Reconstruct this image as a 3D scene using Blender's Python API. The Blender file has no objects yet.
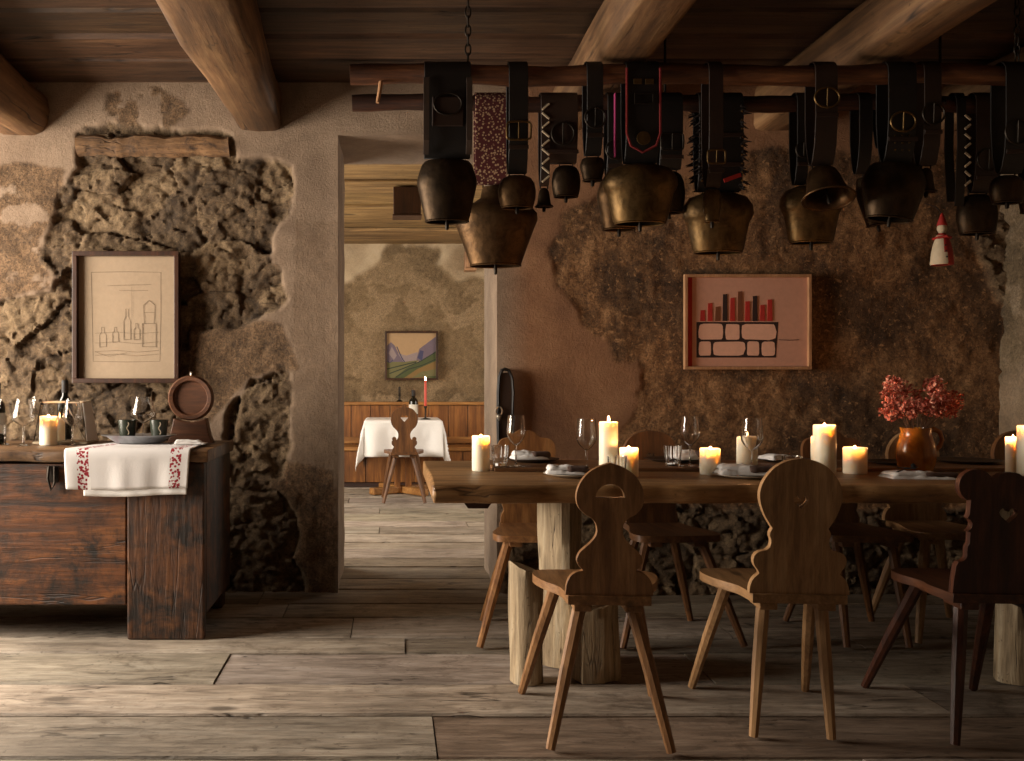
import bpy, bmesh, math, random
import numpy as np
from mathutils import Vector, Matrix, noise as mnoise
R = random.Random(7)
PI = math.pi
C = bpy.context.scene.collection
sc = bpy.context.scene

# ------------------------------------------------------------------ camera frame
F, VX, VY, CH = 950.0, 390.0, 380.5, 1.12          # focal length in px, vanishing point, camera height
def X_(px, Y): return (px - VX) * Y / F
def Z_(py, Y): return CH - (py - VY) * Y / F
def Yof(py, z): return F * (CH - z) / (py - VY)     # depth of a point at height z seen in row py
W = 5.02                                            # plane of the old wall
cam_d = bpy.data.cameras.new('camera'); cam = bpy.data.objects.new('camera', cam_d); C.objects.link(cam)
cam.location = (0, 0, CH); cam.rotation_euler = (PI/2, 0, 0)
cam_d.sensor_width = 36; cam_d.lens = F / 1024 * 36
cam_d.shift_x = (512 - VX) / 1024; cam_d.shift_y = 0
cam_d.clip_start = .05
sc.camera = cam

# ------------------------------------------------------------------ materials
def lin(h):
    h = h.lstrip('#'); v = [int(h[i:i+2], 16) / 255 for i in (0, 2, 4)]
    return tuple((c/12.92 if c <= .04045 else ((c+.055)/1.055)**2.4) for c in v) + (1,)
class NT:
    def __init__(s, name):
        s.m = bpy.data.materials.new(name); s.m.use_nodes = True
        s.t = s.m.node_tree; s.n = s.t.nodes; s.b = s.n['Principled BSDF']
    def add(s, t, **k):
        n = s.n.new(t)
        for a, v in k.items(): setattr(n, a, v)
        return n
    def link(s, a, b): s.t.links.new(a, b)
    def coord(s, scale=(1, 1, 1), rot=(0, 0, 0), attr=None, amt=9.0):
        tc = s.add('ShaderNodeTexCoord'); mp = s.add('ShaderNodeMapping')
        mp.inputs['Scale'].default_value = scale; mp.inputs['Rotation'].default_value = rot
        src = tc.outputs['Object']
        if attr:
            a = s.add('ShaderNodeAttribute', attribute_name=attr)
            v = s.add('ShaderNodeVectorMath', operation='MULTIPLY_ADD')
            v.inputs[1].default_value = (amt, amt*1.7, amt*.6)
            s.link(a.outputs['Color'], v.inputs[0]); s.link(src, v.inputs[2]); src = v.outputs[0]
        s.link(src, mp.inputs['Vector']); return mp.outputs[0]
    def noise(s, vec, scale, detail=6, rough=.6, dist=0.0):
        n = s.add('ShaderNodeTexNoise'); n.inputs['Scale'].default_value = scale
        n.inputs['Detail'].default_value = detail; n.inputs['Roughness'].default_value = rough
        n.inputs['Distortion'].default_value = dist; s.link(vec, n.inputs['Vector']); return n.outputs['Fac']
    def vor(s, vec, scale, feature='F1', out='Distance'):
        n = s.add('ShaderNodeTexVoronoi', feature=feature); n.inputs['Scale'].default_value = scale
        s.link(vec, n.inputs['Vector']); return n.outputs[out]
    def ramp(s, fac, stops):
        n = s.add('ShaderNodeValToRGB'); e = n.color_ramp.elements
        while len(e) < len(stops): e.new(.5)
        for i, (p, c) in enumerate(stops):
            e[i].position = p; e[i].color = lin(c) if isinstance(c, str) else (c, c, c, 1)
        s.link(fac, n.inputs[0]); return n.outputs[0]
    def mix(s, f, a, b, mode='MIX'):
        n = s.add('ShaderNodeMix', data_type='RGBA', blend_type=mode)
        for sock, v in ((n.inputs[0], f), (n.inputs[6], a), (n.inputs[7], b)):
            if isinstance(v, (int, float)): sock.default_value = v if sock.type == 'VALUE' else (v, v, v, 1)
            elif isinstance(v, str): sock.default_value = lin(v)
            elif isinstance(v, tuple): sock.default_value = v
            else: s.link(v, sock)
        return n.outputs[2]
    def math(s, op, a, b=0.0):
        n = s.add('ShaderNodeMath', operation=op)
        for sock, v in ((n.inputs[0], a), (n.inputs[1], b)):
            if isinstance(v, (int, float)): sock.default_value = v
            else: s.link(v, sock)
        return n.outputs[0]
    def bump(s, h, strength=.3, dist=.01):
        n = s.add('ShaderNodeBump'); n.inputs['Strength'].default_value = strength
        n.inputs['Distance'].default_value = dist; s.link(h, n.inputs['Height'])
        s.link(n.outputs[0], s.b.inputs['Normal'])
    def color(s, c):
        if isinstance(c, str): s.b.inputs['Base Color'].default_value = lin(c)
        else: s.link(c, s.b.inputs['Base Color'])
    def set(s, **k):
        for a, v in k.items(): s.b.inputs[a.replace('_', ' ')].default_value = v
        return s
def plain(name, c, rough=.6, var=.25, scale=30, bump=.15, **k):
    t = NT(name); v = t.coord(); f = t.noise(v, scale, 5)
    t.color(t.mix(1.0, c, t.ramp(f, [(.25, 1 - var), (.75, 1.0)]), 'MULTIPLY'))
    t.bump(f, bump, .004); t.set(Roughness=rough, **k); return t.m
def wood(name, stops, grain=0, scale=1.0, rough=.62, bump=.35, attr=None, knots=True, blotch=.35, dirt=None, gmix=.55, dlo=.50, crack=0.0, gs=.09):
    t = NT(name); sv = [1.0*scale]*3; sv[grain] = gs*scale
    v = t.coord(tuple(sv), attr=attr); v2 = t.coord((scale,)*3, attr=attr)
    f = t.noise(v, 22, 9, .65, .6); g = t.noise(v, 75, 5, .7, .2)
    c = t.ramp(f, [(.30 + .4*i/(len(stops)-1), s) for i, s in enumerate(stops)])
    c = t.mix(gmix, c, t.ramp(g, [(.35, .45), (.6, 1.0)]), 'MULTIPLY')
    b = t.noise(v2, 2.6, 5, .6)
    c = t.mix(1.0, c, t.ramp(b, [(.3, 1 - blotch), (.7, 1.0)]), 'MULTIPLY')
    if dirt:
        d = t.math('ADD', t.math('MULTIPLY', t.noise(v2, 4.5, 8, .72, .8), .65), t.math('MULTIPLY', t.noise(v2, 22, 6, .7), .35))
        c = t.mix(t.ramp(d, [(dlo, 0.0), (dlo+.14, 1.0)]), c, dirt)
    if crack:
        kv = t.noise(v, 7, 4, .6, .3); km = t.noise(v2, 3.5, 3)
        kl = t.math('ABSOLUTE', t.math('SUBTRACT', kv, .5)); kk = t.math('MULTIPLY', t.ramp(kl, [(.0, 1.0), (.012, 0.0)]), t.ramp(km, [(.48, 0.0), (.60, crack)]))
        c = t.mix(kk, c, t.mix(1.0, stops[0], .25, 'MULTIPLY'))
        pt = t.noise(v2, 42, 3, .5); c = t.mix(t.ramp(pt, [(.66, 0.0), (.72, .55*crack)]), c, t.mix(1.0, stops[0], .35, 'MULTIPLY'))
        f = t.math('SUBTRACT', f, t.math('MULTIPLY', kk, .8))
    if knots:
        sk = [1.0*scale]*3; sk[grain] = .45*scale
        k = t.vor(t.coord(tuple(sk), attr=attr), 4.0)
        c = t.mix(t.ramp(k, [(.05, .85), (.10, 0.0)]), c, t.mix(1.0, stops[0], .4, 'MULTIPLY'))
    if attr:
        a = t.add('ShaderNodeAttribute', attribute_name='tone')
        c = t.mix(1.0, c, a.outputs['Color'], 'MULTIPLY')
    t.color(c); t.bump(t.math('ADD', f, t.math('MULTIPLY', g, .8)), bump, .006); t.set(Roughness=rough); return t.m
def leather(name, c, rough=.55):
    t = NT(name); v = t.coord(); f = t.noise(v, 60, 4); g = t.noise(v, 9, 4)
    t.color(t.mix(1.0, c, t.ramp(g, [(.3, .55), (.7, 1.0)]), 'MULTIPLY')); t.bump(f, .25, .003); t.set(Roughness=rough); return t.m
def metal(name, c, rough=.4, tarnish='#1c140c', amount=.5):
    t = NT(name); v = t.coord(); f = t.noise(v, 14, 7, .7, .5); g = t.vor(v, 38)
    t.color(t.mix(t.ramp(f, [(.40, 0.0), (.68, amount)]), c, tarnish))
    t.bump(t.math('ADD', t.math('MULTIPLY', g, .7), f), .22, .006); t.set(Metallic=.85, Roughness=rough); return t.m

M = {}
M['chair_oak'] = wood('oak_chair', ['#6a4526', '#94683e', '#b5875a'], 2, 1.3, .5, .2, blotch=.2)
M['chair_pine'] = wood('pine_chair', ['#8a6440', '#ab8257', '#c49c70'], 2, 1.2, .5, .2, blotch=.18)
M['chair_dark'] = wood('dark_chair', ['#2a140b', '#4a2616', '#66381f'], 2, 1.3, .42, .2, blotch=.25)
M['chair_brown'] = wood('brown_chair', ['#4a2c16', '#6b4423', '#875a33'], 2, 1.3, .5, .2, blotch=.2)
M['seat_brown'] = wood('brown_seat', ['#4a2c16', '#6b4423', '#875a33'], 1, 1.3, .5, .2, blotch=.2)
M['chair_red'] = wood('red_brown_chair', ['#6b4324', '#966536', '#b3824f'], 2, 1.3, .5, .2, blotch=.2)
M['seat_oak'] = wood('oak_seat', ['#6a4526', '#94683e', '#b5875a'], 1, 1.3, .5, .2, blotch=.2)
M['seat_pine'] = wood('pine_seat', ['#7c5937', '#9f774d', '#b98f63'], 1, 1.2, .5, .2, blotch=.18)
M['seat_dark'] = wood('dark_seat', ['#2a140b', '#54301c', '#744528'], 1, 1.3, .42, .2, blotch=.25)
M['seat_red'] = wood('red_brown_seat', ['#6b4324', '#926338', '#ae7f50'], 1, 1.3, .5, .2, blotch=.2)
M['table'] = wood('table_wood', ['#7a5434', '#b08353', '#cfa472'], 0, .9, .45, .4, blotch=.4, crack=.9)
M['log'] = wood('log_wood', ['#7d684c', '#bda582', '#dccaab'], 2, 1.2, .75, .9, blotch=.4, crack=1.0)
M['beam'] = wood('beam_wood', ['#4c3521', '#7f5b3a', '#a88359'], 1, .6, .65, .4, blotch=.55, crack=1.0, gmix=.6, gs=.06)
M['rail'] = wood('rail_wood', ['#3a2012', '#63391e', '#875632'], 0, 1.4, .6, .5)
M['rail_dark'] = wood('rail_wood_dark', ['#24120a', '#3d2012', '#5a321c'], 0, 1.2, .6, .4)
M['chest'] = wood('chest_wood', ['#2c180c', '#7c4821', '#b87438'], 0, .8, .55, .7, blotch=.5, dirt='#140c07', gmix=.7, dlo=.465, crack=.8)
M['chest_v'] = wood('chest_wood_upright', ['#28160c', '#633a1c', '#8f5b2e'], 2, .8, .55, .7, blotch=.5, dirt='#150d08', dlo=.45, crack=.8)
M['lid'] = wood('chest_lid_wood', ['#4a3220', '#7d5a38', '#9a754c'], 0, .8, .5, .6, blotch=.5, dirt='#24160d', dlo=.49, crack=1.0)
M['bench'] = wood('bench_wood', ['#5c3414', '#8f5826', '#b5783a'], 2, .9, .5, .2, blotch=.35)
M['bench_h'] = wood('bench_rail_wood', ['#7e5022', '#a87238', '#c79252'], 0, .9, .5, .2, blotch=.3)
M['floor'] = wood('floor_boards', ['#837769', '#baad9d', '#d6ccbe'], 0, .8, .6, 1.0, attr='tone', blotch=.42, dirt='#5f5244', gmix=.6, dlo=.54, crack=1.0, gs=.17)
M['ceil'] = wood('ceiling_boards', ['#3b271a', '#614530', '#856548'], 0, .7, .55, .6, attr='tone', blotch=.55, gmix=.75, crack=1.0)
M['ceil_b'] = wood('pale_ceiling_boards', ['#5f472b', '#957649', '#bf9f6e'], 0, .6, .6, .5, attr='tone', blotch=.4, gmix=.8, crack=1.0)
M['lintel'] = wood('lintel_wood', ['#54391f', '#87633f', '#a98259'], 0, 1.2, .8, 1.0, blotch=.6, dirt='#2c1d12', dlo=.5, crack=1.0)
M['frame_dark'] = wood('dark_frame', ['#2a160c', '#3d2212', '#502e1a'], 2, 1.5, .4, .1, knots=False)
M['frame_pale'] = wood('pale_frame', ['#a87a55', '#c09068', '#d0a27a'], 2, 1.5, .5, .1, knots=False)
M['terracotta'] = wood('turned_wood', ['#4a2c1c', '#694128', '#805236'], 0, 1.5, .5, .1, knots=False)
M['runner'] = wood('runner_wood', ['#5c3b22', '#8b603a', '#a97c50'], 0, 1.0, .5, .3)
M['leather'] = leather('black_leather', '#17100c')
M['leather_b'] = leather('brown_leather', '#2e1b10')
M['leather_w'] = leather('worn_leather', '#3d2c20', .7)
M['iron'] = metal('dark_iron', '#3a342e', .5)
M['steel'] = metal('pale_steel', '#c9c2b4', .3, '#6b6255', .3)
M['bell_dark'] = metal('dark_bronze', '#3f3122', .5, '#17100a', .8)
M['bell_brass'] = metal('brass_bronze', '#6e5635', .45, '#261a0e', .8)
M['bell_copper'] = metal('copper_bronze', '#5e462d', .48, '#21160d', .8)
M['brass'] = metal('aged_brass', '#6f5836', .45, '#3b2812', .5)
M['pewter'] = metal('pewter', '#a9abb0', .35, '#5a5c60', .4)
M['red_felt'] = plain('red_felt', '#7a1c1c', .9)
M['pink'] = plain('pink_cord', '#a8326a', .8)
M['white_paint'] = plain('white_paint', '#b8a78c', .7)
M['red_paint'] = plain('red_paint', '#9c2018', .6)
M['fur'] = plain('dark_fringe', '#1a0f0a', .9)
M['black'] = plain('black_ink', '#14110f', .7)
M['bottle'] = plain('dark_bottle_glass', '#0c0f0a', .12)
M['label'] = plain('paper_label', '#d9d2c4', .7)
M['ceramic_d'] = plain('dark_stoneware', '#2a2019', .4)
M['ceramic'] = plain('grey_stoneware', '#b8ad9d', .4, .12)
M['cup'] = plain('dark_green_enamel', '#33382f', .25, .15)
M['linen'] = plain('white_linen', '#e8e5e2', .9, .08, 120, .3)
M['linen_b'] = plain('brown_linen', '#5a453c', .9, .15, 120, .3)
M['red_wax'] = plain('red_wax', '#c2402a', .4, .1)
M['stem'] = plain('dry_stem', '#5b3a22', .8)
def wax():
    t = NT('candle_wax'); t.color('#f6ead2'); t.set(Roughness=.45, Subsurface_Weight=1.0, Subsurface_Scale=.022)
    t.b.inputs['Subsurface Radius'].default_value = (1.0, .95, .9); return t.m
M['wax'] = wax()
def glass():
    t = NT('clear_glass'); t.color('#ffffff'); t.set(Roughness=0.0, IOR=1.45, Transmission_Weight=1.0); return t.m
M['glass'] = glass()
def emit(name, c, s):
    t = NT(name); t.color('#000000'); t.b.inputs['Emission Color'].default_value = lin(c); t.set(Emission_Strength=s); return t.m
M['flame'] = emit('flame', '#ffb070', 820.0)
def petal():
    t = NT('dried_petals'); f = t.noise(t.coord(), 60, 3)
    t.color(t.ramp(f, [(.3, '#8a3626'), (.48, '#c06350'), (.62, '#dd9c80'), (.72, '#f0cfb8')])); t.set(Roughness=.8); return t.m
M['petal'] = petal()
def jugmat():
    t = NT('amber_glaze'); f = t.noise(t.coord((1, 1, .6)), 9, 4, .6, .5)
    t.color(t.ramp(f, [(.32, '#5e300f'), (.5, '#a8641f'), (.68, '#cf9638')])); t.set(Roughness=.18); return t.m
M['jug'] = jugmat()
def runner_cloth():
    t = NT('embroidered_linen'); tc = t.add('ShaderNodeTexCoord'); sp = t.add('ShaderNodeSeparateXYZ')
    uv = t.add('ShaderNodeUVMap'); t.link(uv.outputs[0], sp.inputs[0])
    u = sp.outputs[0]
    a = t.math('LESS_THAN', t.math('ABSOLUTE', t.math('SUBTRACT', u, .145)), .047)
    b = t.math('LESS_THAN', t.math('ABSOLUTE', t.math('SUBTRACT', u, .89)), .045)
    band = t.math('ADD', a, b)
    vv = t.add('ShaderNodeMapping'); vv.inputs['Scale'].default_value = (1, 1.9, 1); t.link(uv.outputs[0], vv.inputs[0])
    d = t.vor(vv.outputs[0], 46); big = t.vor(vv.outputs[0], 15)
    pat = t.math('MAXIMUM', t.math('LESS_THAN', d, .50), t.math('LESS_THAN', big, .24))
    fac = t.math('MULTIPLY', band, pat)
    t.color(t.mix(fac, '#d8d4d2', '#8f1a28')); t.bump(t.noise(t.coord(), 160, 3), .3, .003); t.set(Roughness=.9); return t.m
M['runner_cloth'] = runner_cloth()
def speckled():
    t = NT('red_patterned_strap'); v = t.coord(); d = t.vor(v, 80); n = t.noise(v, 30, 4)
    t.color(t.mix(t.ramp(t.math('MULTIPLY', d, t.math('ADD', n, .5)), [(.30, 1.0), (.42, 0.0)]), '#4a1212', '#a98b6c')); t.set(Roughness=.85); return t.m
M['speckled'] = speckled()

def wall_mat(name, plaster, brown, stone, plaster2=None, brown2=None):
    t = NT(name); v = t.coord()
    at = t.add('ShaderNodeAttribute', attribute_name='tone'); s3 = t.add('ShaderNodeSeparateColor'); t.link(at.outputs['Color'], s3.inputs[0])
    n1 = t.noise(v, 3.0, 9, .68, .4); n2 = t.noise(v, 17, 10, .78, .3); n3 = t.noise(v, 85, 6, .75); n4 = t.noise(v, 38, 6, .7, .4)
    vs = t.coord((1, 1, .55)); st = t.noise(vs, 5, 8, .65, 1.2)
    cp = t.ramp(n1, [(.30, plaster[0]), (.52, plaster[1]), (.72, plaster[2])])
    if plaster2: cp = t.mix(at.outputs['Alpha'], cp, t.ramp(n1, [(.30, plaster2[0]), (.52, plaster2[1]), (.72, plaster2[2])]))
    cp = t.mix(.6, cp, t.ramp(n3, [(.3, .72), (.6, 1.0)]), 'MULTIPLY')
    cb = t.ramp(t.math('ADD', t.math('MULTIPLY', n2, .6), t.math('MULTIPLY', st, .4)), [(.36, brown[0]), (.49, brown[1]), (.64, brown[2])])
    cbl = t.noise(v, 2.1, 6, .65, .5)
    if brown2: cb = t.mix(at.outputs['Alpha'], t.ramp(n2, [(.36, brown2[0]), (.49, brown2[1]), (.64, brown2[2])]), cb)
    cb = t.mix(.85, cb, t.ramp(n3, [(.38, .35), (.55, 1.0)]), 'MULTIPLY'); hi, lo = (t.mix(at.outputs['Alpha'], brown2[2], brown[2]), t.mix(at.outputs['Alpha'], brown2[0], brown[0])) if brown2 else (brown[2], brown[0])
    cb = t.mix(t.math('MULTIPLY', at.outputs['Alpha'], 1.0), cb, t.mix(1.0, cb, t.ramp(cbl, [(.40, .38), (.56, 1.0)]), 'MULTIPLY'))
    cb = t.mix(t.ramp(n4, [(.57, 0.0), (.63, .6)]), cb, hi); cb = t.mix(t.ramp(n4, [(.36, .7), (.42, 0.0)]), cb, lo)
    cs = t.ramp(t.math('ADD', t.math('MULTIPLY', n2, .7), t.math('MULTIPLY', s3.outputs[2], .3)), [(.28, stone[0]), (.48, stone[1]), (.68, stone[2])])
    cs = t.mix(.85, cs, t.ramp(n3, [(.38, .38), (.58, 1.0)]), 'MULTIPLY'); cs = t.mix(t.ramp(n4, [(.58, 0.0), (.66, .5)]), cs, stone[2]); cs = t.mix(t.ramp(n4, [(.34, .6), (.40, 0.0)]), cs, stone[0])
    c = t.mix(s3.outputs[1], cp, cb); c = t.mix(s3.outputs[0], c, cs)
    t.color(c)
    hs = t.math('ADD', t.math('MULTIPLY', n2, t.math('ADD', t.math('MULTIPLY', s3.outputs[0], 1.0), t.math('ADD', .18, t.math('MULTIPLY', s3.outputs[1], .35)))), t.math('MULTIPLY', n3, .3))
    t.bump(hs, .9, .022); t.set(Roughness=.92); return t.m
M['wall'] = wall_mat('old_wall', ['#74604e', '#8c7763', '#9d8873'], ['#4a321d', '#85603d', '#b88c60'], ['#382b1e', '#68533b', '#937b5c'], ['#75523a', '#8d6648', '#a17857'], ['#4c3a28', '#6a523a', '#896d50'])  # second plaster: pinkish lime, tinted warmer to carry the candle glow
M['wall_far'] = wall_mat('far_wall', ['#ab9678', '#bda88a', '#c8b598'], ['#6b563e', '#8f7759', '#a58e6e'], ['#6b573e', '#8f7757', '#a98f6e'])
M['wall_side'] = wall_mat('side_wall', ['#8f7a64', '#a8927a', '#b8a48c'], ['#4f3e2c', '#7b6448', '#94785a'], ['#5d4e3a', '#8a765a', '#a8947a'])

# ------------------------------------------------------------------ mesh building
class MB:
    def __init__(s): s.v, s.f, s.m = [], [], []
    def add(s, vs, fs, mi=0):
        k = len(s.v); s.v += [tuple(p) for p in vs]; s.f += [tuple(i + k for i in f) for f in fs]; s.m += [mi]*len(fs); return s
    def box(s, c, d, rot=None, mi=0):
        vs = [Vector(((i & 1) - .5, ((i >> 1) & 1) - .5, ((i >> 2) & 1) - .5)) for i in range(8)]
        vs = [Vector((p.x*d[0], p.y*d[1], p.z*d[2])) for p in vs]
        if rot: vs = [Matrix(rot) @ p if not isinstance(rot, Matrix) else rot @ p for p in vs]
        return s.add([p + Vector(c) for p in vs], [(0,2,3,1),(4,5,7,6),(0,1,5,4),(2,6,7,3),(0,4,6,2),(1,3,7,5)], mi)
    def tube(s, pts, rad, n=8, mi=0, sq=(1, 1), closed=False):
        pts = [Vector(p) for p in pts]; L = len(pts)
        if not hasattr(rad, '__len__'): rad = [rad]*L
        vs = []; up = None
        for i, p in enumerate(pts):
            if closed: d = pts[(i+1) % L] - pts[i-1]
            else: d = pts[min(i+1, L-1)] - pts[max(i-1, 0)]
            d.normalize()
            if up is None:
                up = Vector((0, 1, 0)) if abs(d.y) < .9 else Vector((0, 0, 1))
            a = d.cross(up); a.normalize(); b = a.cross(d); b.normalize(); up = b
            for k in range(n):
                t = 2*PI*k/n
                vs.append(p + a*(rad[i]*math.cos(t)*sq[0]) + b*(rad[i]*math.sin(t)*sq[1]))
        fs = []
        for i in range(L if closed else L-1):
            for k in range(n):
                j = (i+1) % L
                fs.append((i*n+k, i*n+(k+1) % n, j*n+(k+1) % n, j*n+k))
        if not closed: fs += [tuple(range(n))[::-1], tuple((L-1)*n+k for k in range(n))]
        return s.add(vs, fs, mi)
    def lathe(s, prof, n=24, c=(0, 0, 0), sy=1.0, mi=0, caps=True, sx=1.0):
        vs = []
        for r, z in prof:
            for k in range(n):
                t = 2*PI*k/n; vs.append((c[0]+r*math.cos(t)*sx, c[1]+r*math.sin(t)*sy, c[2]+z))
        fs = []
        for i in range(len(prof)-1):
            for k in range(n): fs.append((i*n+k, i*n+(k+1) % n, (i+1)*n+(k+1) % n, (i+1)*n+k))
        if caps: fs += [tuple(range(n))[::-1], tuple((len(prof)-1)*n+k for k in range(n))]
        return s.add(vs, fs, mi)
    def board(s, outer, holes=(), y0=0., y1=.03, mi=0, f=None):
        """outline in x,z extruded along y, with holes; f maps a point on"""
        bm = bmesh.new(); es = []
        for loop in [outer] + list(holes):
            vs = [bm.verts.new((p[0], 0, p[1])) for p in loop]
            es += [bm.edges.new((vs[i], vs[(i+1) % len(vs)])) for i in range(len(vs))]
        bmesh.ops.triangle_fill(bm, use_beauty=True, edges=es)
        bm.verts.index_update(); bm.verts.ensure_lookup_table()
        n = len(bm.verts); P = [(v.co.x, v.co.z) for v in bm.verts]; fs = []
        for fc in bm.faces:
            ids = [v.index for v in fc.verts]
            if fc.normal.y > 0: ids = ids[::-1]
            fs.append(tuple(ids)); fs.append(tuple(i + n for i in ids[::-1]))
        for e in bm.edges:
            if len(e.link_faces) == 1:
                a, b = e.verts[0].index, e.verts[1].index
                fs.append((a, b, b+n, a+n))
        bm.free()
        vs = [Vector((x, y0, z)) for x, z in P] + [Vector((x, y1, z)) for x, z in P]
        if f: vs = [f(p) for p in vs]
        return s.add(vs, fs, mi)
    def ribbon(s, path, x0, x1, th, mi=0):
        """path in (y,z), extruded in x between x0 and x1, thickness th"""
        n = len(path); P = [Vector((0, a, b)) for a, b in path]; vs = []
        for i in range(n):
            d = P[min(i+1, n-1)] - P[max(i-1, 0)]; d.normalize(); q = Vector((0, -d.z, d.y))*th*.5
            for x in (x0, x1):
                for sg in (-1, 1): vs.append(P[i] + q*sg + Vector((x, 0, 0)))
        fs = []
        for i in range(n-1):
            a, b = i*4, i*4+4
            fs += [(a, b, b+2, a+2), (a+1, a+3, b+3, b+1), (a, a+1, b+1, b), (a+2, b+2, b+3, a+3)]
        fs += [(0, 2, 3, 1), (n*4-4, n*4-3, n*4-1, n*4-2)]
        return s.add(vs, fs, mi)
    def build(s, name, mats, parent=None, smooth=None, bevel=None, loc=None, jitter=0, seg=2):
        me = bpy.data.meshes.new(name); me.from_pydata([tuple(p) for p in s.v], [], s.f)
        for m in (mats if isinstance(mats, (list, tuple)) else [mats]): me.materials.append(M[m] if isinstance(m, str) else m)
        me.polygons.foreach_set('material_index', s.m)
        bm = bmesh.new(); bm.from_mesh(me); bmesh.ops.recalc_face_normals(bm, faces=bm.faces); bm.to_mesh(me); bm.free()
        if smooth is not None:
            me.shade_smooth(); me.set_sharp_from_angle(angle=math.radians(smooth))
        o = bpy.data.objects.new(name, me); C.objects.link(o)
        if parent: o.parent = parent
        if loc: o.location = loc
        if bevel:
            b = o.modifiers.new('edge', 'BEVEL'); b.width = bevel; b.segments = seg; b.limit_method = 'ANGLE'; b.angle_limit = .6
        return o
def tag(o, label=None, cat=None, group=None, kind=None):
    if label: o['label'] = label
    if cat: o['category'] = cat
    if group: o['group'] = group
    if kind: o['kind'] = kind
    return o
def thing(name, label, cat, loc=(0, 0, 0), rz=0., group=None):
    o = bpy.data.objects.new(name, None); C.objects.link(o); o.location = loc; o.rotation_euler = (0, 0, rz)
    o.empty_display_size = .05
    return tag(o, label, cat, group)
def struct(o): o['kind'] = 'structure'; return o
def rotY(a): return Matrix.Rotation(a, 3, 'Y')
def rotX(a): return Matrix.Rotation(a, 3, 'X')
def rotZ(a): return Matrix.Rotation(a, 3, 'Z')

# ------------------------------------------------------------------ numpy noise for walls
def hash2(ix, iy, k):
    h = (ix.astype(np.int64)*374761393 + iy.astype(np.int64)*668265263 + k*974711) & 0x7fffffff
    h = ((h ^ (h >> 13))*1274126177) & 0x7fffffff
    return ((h ^ (h >> 16)) & 0xffff) / 65535.0
def vnoise(x, y, k=0):
    ix, iy = np.floor(x), np.floor(y); fx, fy = x-ix, y-iy
    fx, fy = fx*fx*(3-2*fx), fy*fy*(3-2*fy)
    a, b, c, d = hash2(ix, iy, k), hash2(ix+1, iy, k), hash2(ix, iy+1, k), hash2(ix+1, iy+1, k)
    return a*(1-fx)*(1-fy)+b*fx*(1-fy)+c*(1-fx)*fy+d*fx*fy
def fbm(x, y, o=5, k=0, g=.5):
    t = 0; a = 1; s = 0
    for i in range(o): t = t + a*vnoise(x*2**i, y*2**i, k+i*7); s += a; a *= g
    return t/s
def worley(x, y, k=0):
    ix, iy = np.floor(x), np.floor(y); f1 = np.full(x.shape, 9.); f2 = f1.copy(); cid = f1.copy()*0
    for dx in (-1, 0, 1):
        for dy in (-1, 0, 1):
            cx, cy = ix+dx, iy+dy
            d = np.hypot(cx+hash2(cx, cy, k)-x, cy+hash2(cx, cy, k+1)-y); h = hash2(cx, cy, k+2)
            n = d < f1; f2 = np.where(n, f1, np.minimum(f2, d)); cid = np.where(n, h, cid); f1 = np.where(n, d, f1)
    return f1, f2, cid
def inside(x, y, poly):
    r = np.zeros(x.shape, bool); n = len(poly)
    for i in range(n):
        x1, y1 = poly[i]; x2, y2 = poly[(i+1) % n]
        if y1 == y2: continue
        c = ((y1 > y) != (y2 > y)) & (x < (x2-x1)*(y-y1)/(y2-y1)+x1); r ^= c
    return r
def blur(a, n):
    for _ in range(n):
        p = np.pad(a, 1, mode='edge')
        a = (p[1:-1, 1:-1]*2+p[:-2, 1:-1]+p[2:, 1:-1]+p[1:-1, :-2]+p[1:-1, 2:])/6
    return a
def mask(PX, PY, polys, wob=9, bl=1, k=3):
    wx = PX + (fbm(PX/28, PY/28, 4, k)-.5)*2*wob; wy = PY + (fbm(PX/28, PY/28, 4, k+50)-.5)*2*wob
    m = np.zeros(PX.shape, bool)
    for p in polys: m |= inside(wx, wy, p)
    return blur(m.astype(float), bl)
def rock(x, z, sc=5.5, k=0):
    wx = x*sc + (fbm(x*4, z*4, 4, k)-.5)*2.2; wz = z*sc*1.5 + (fbm(x*4, z*4, 4, k+9)-.5)*2.2
    f1, f2, cid = worley(wx, wz, k)
    gap = np.clip((f2-f1)*3.0, 0, 1)
    return gap**.6, cid

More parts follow.
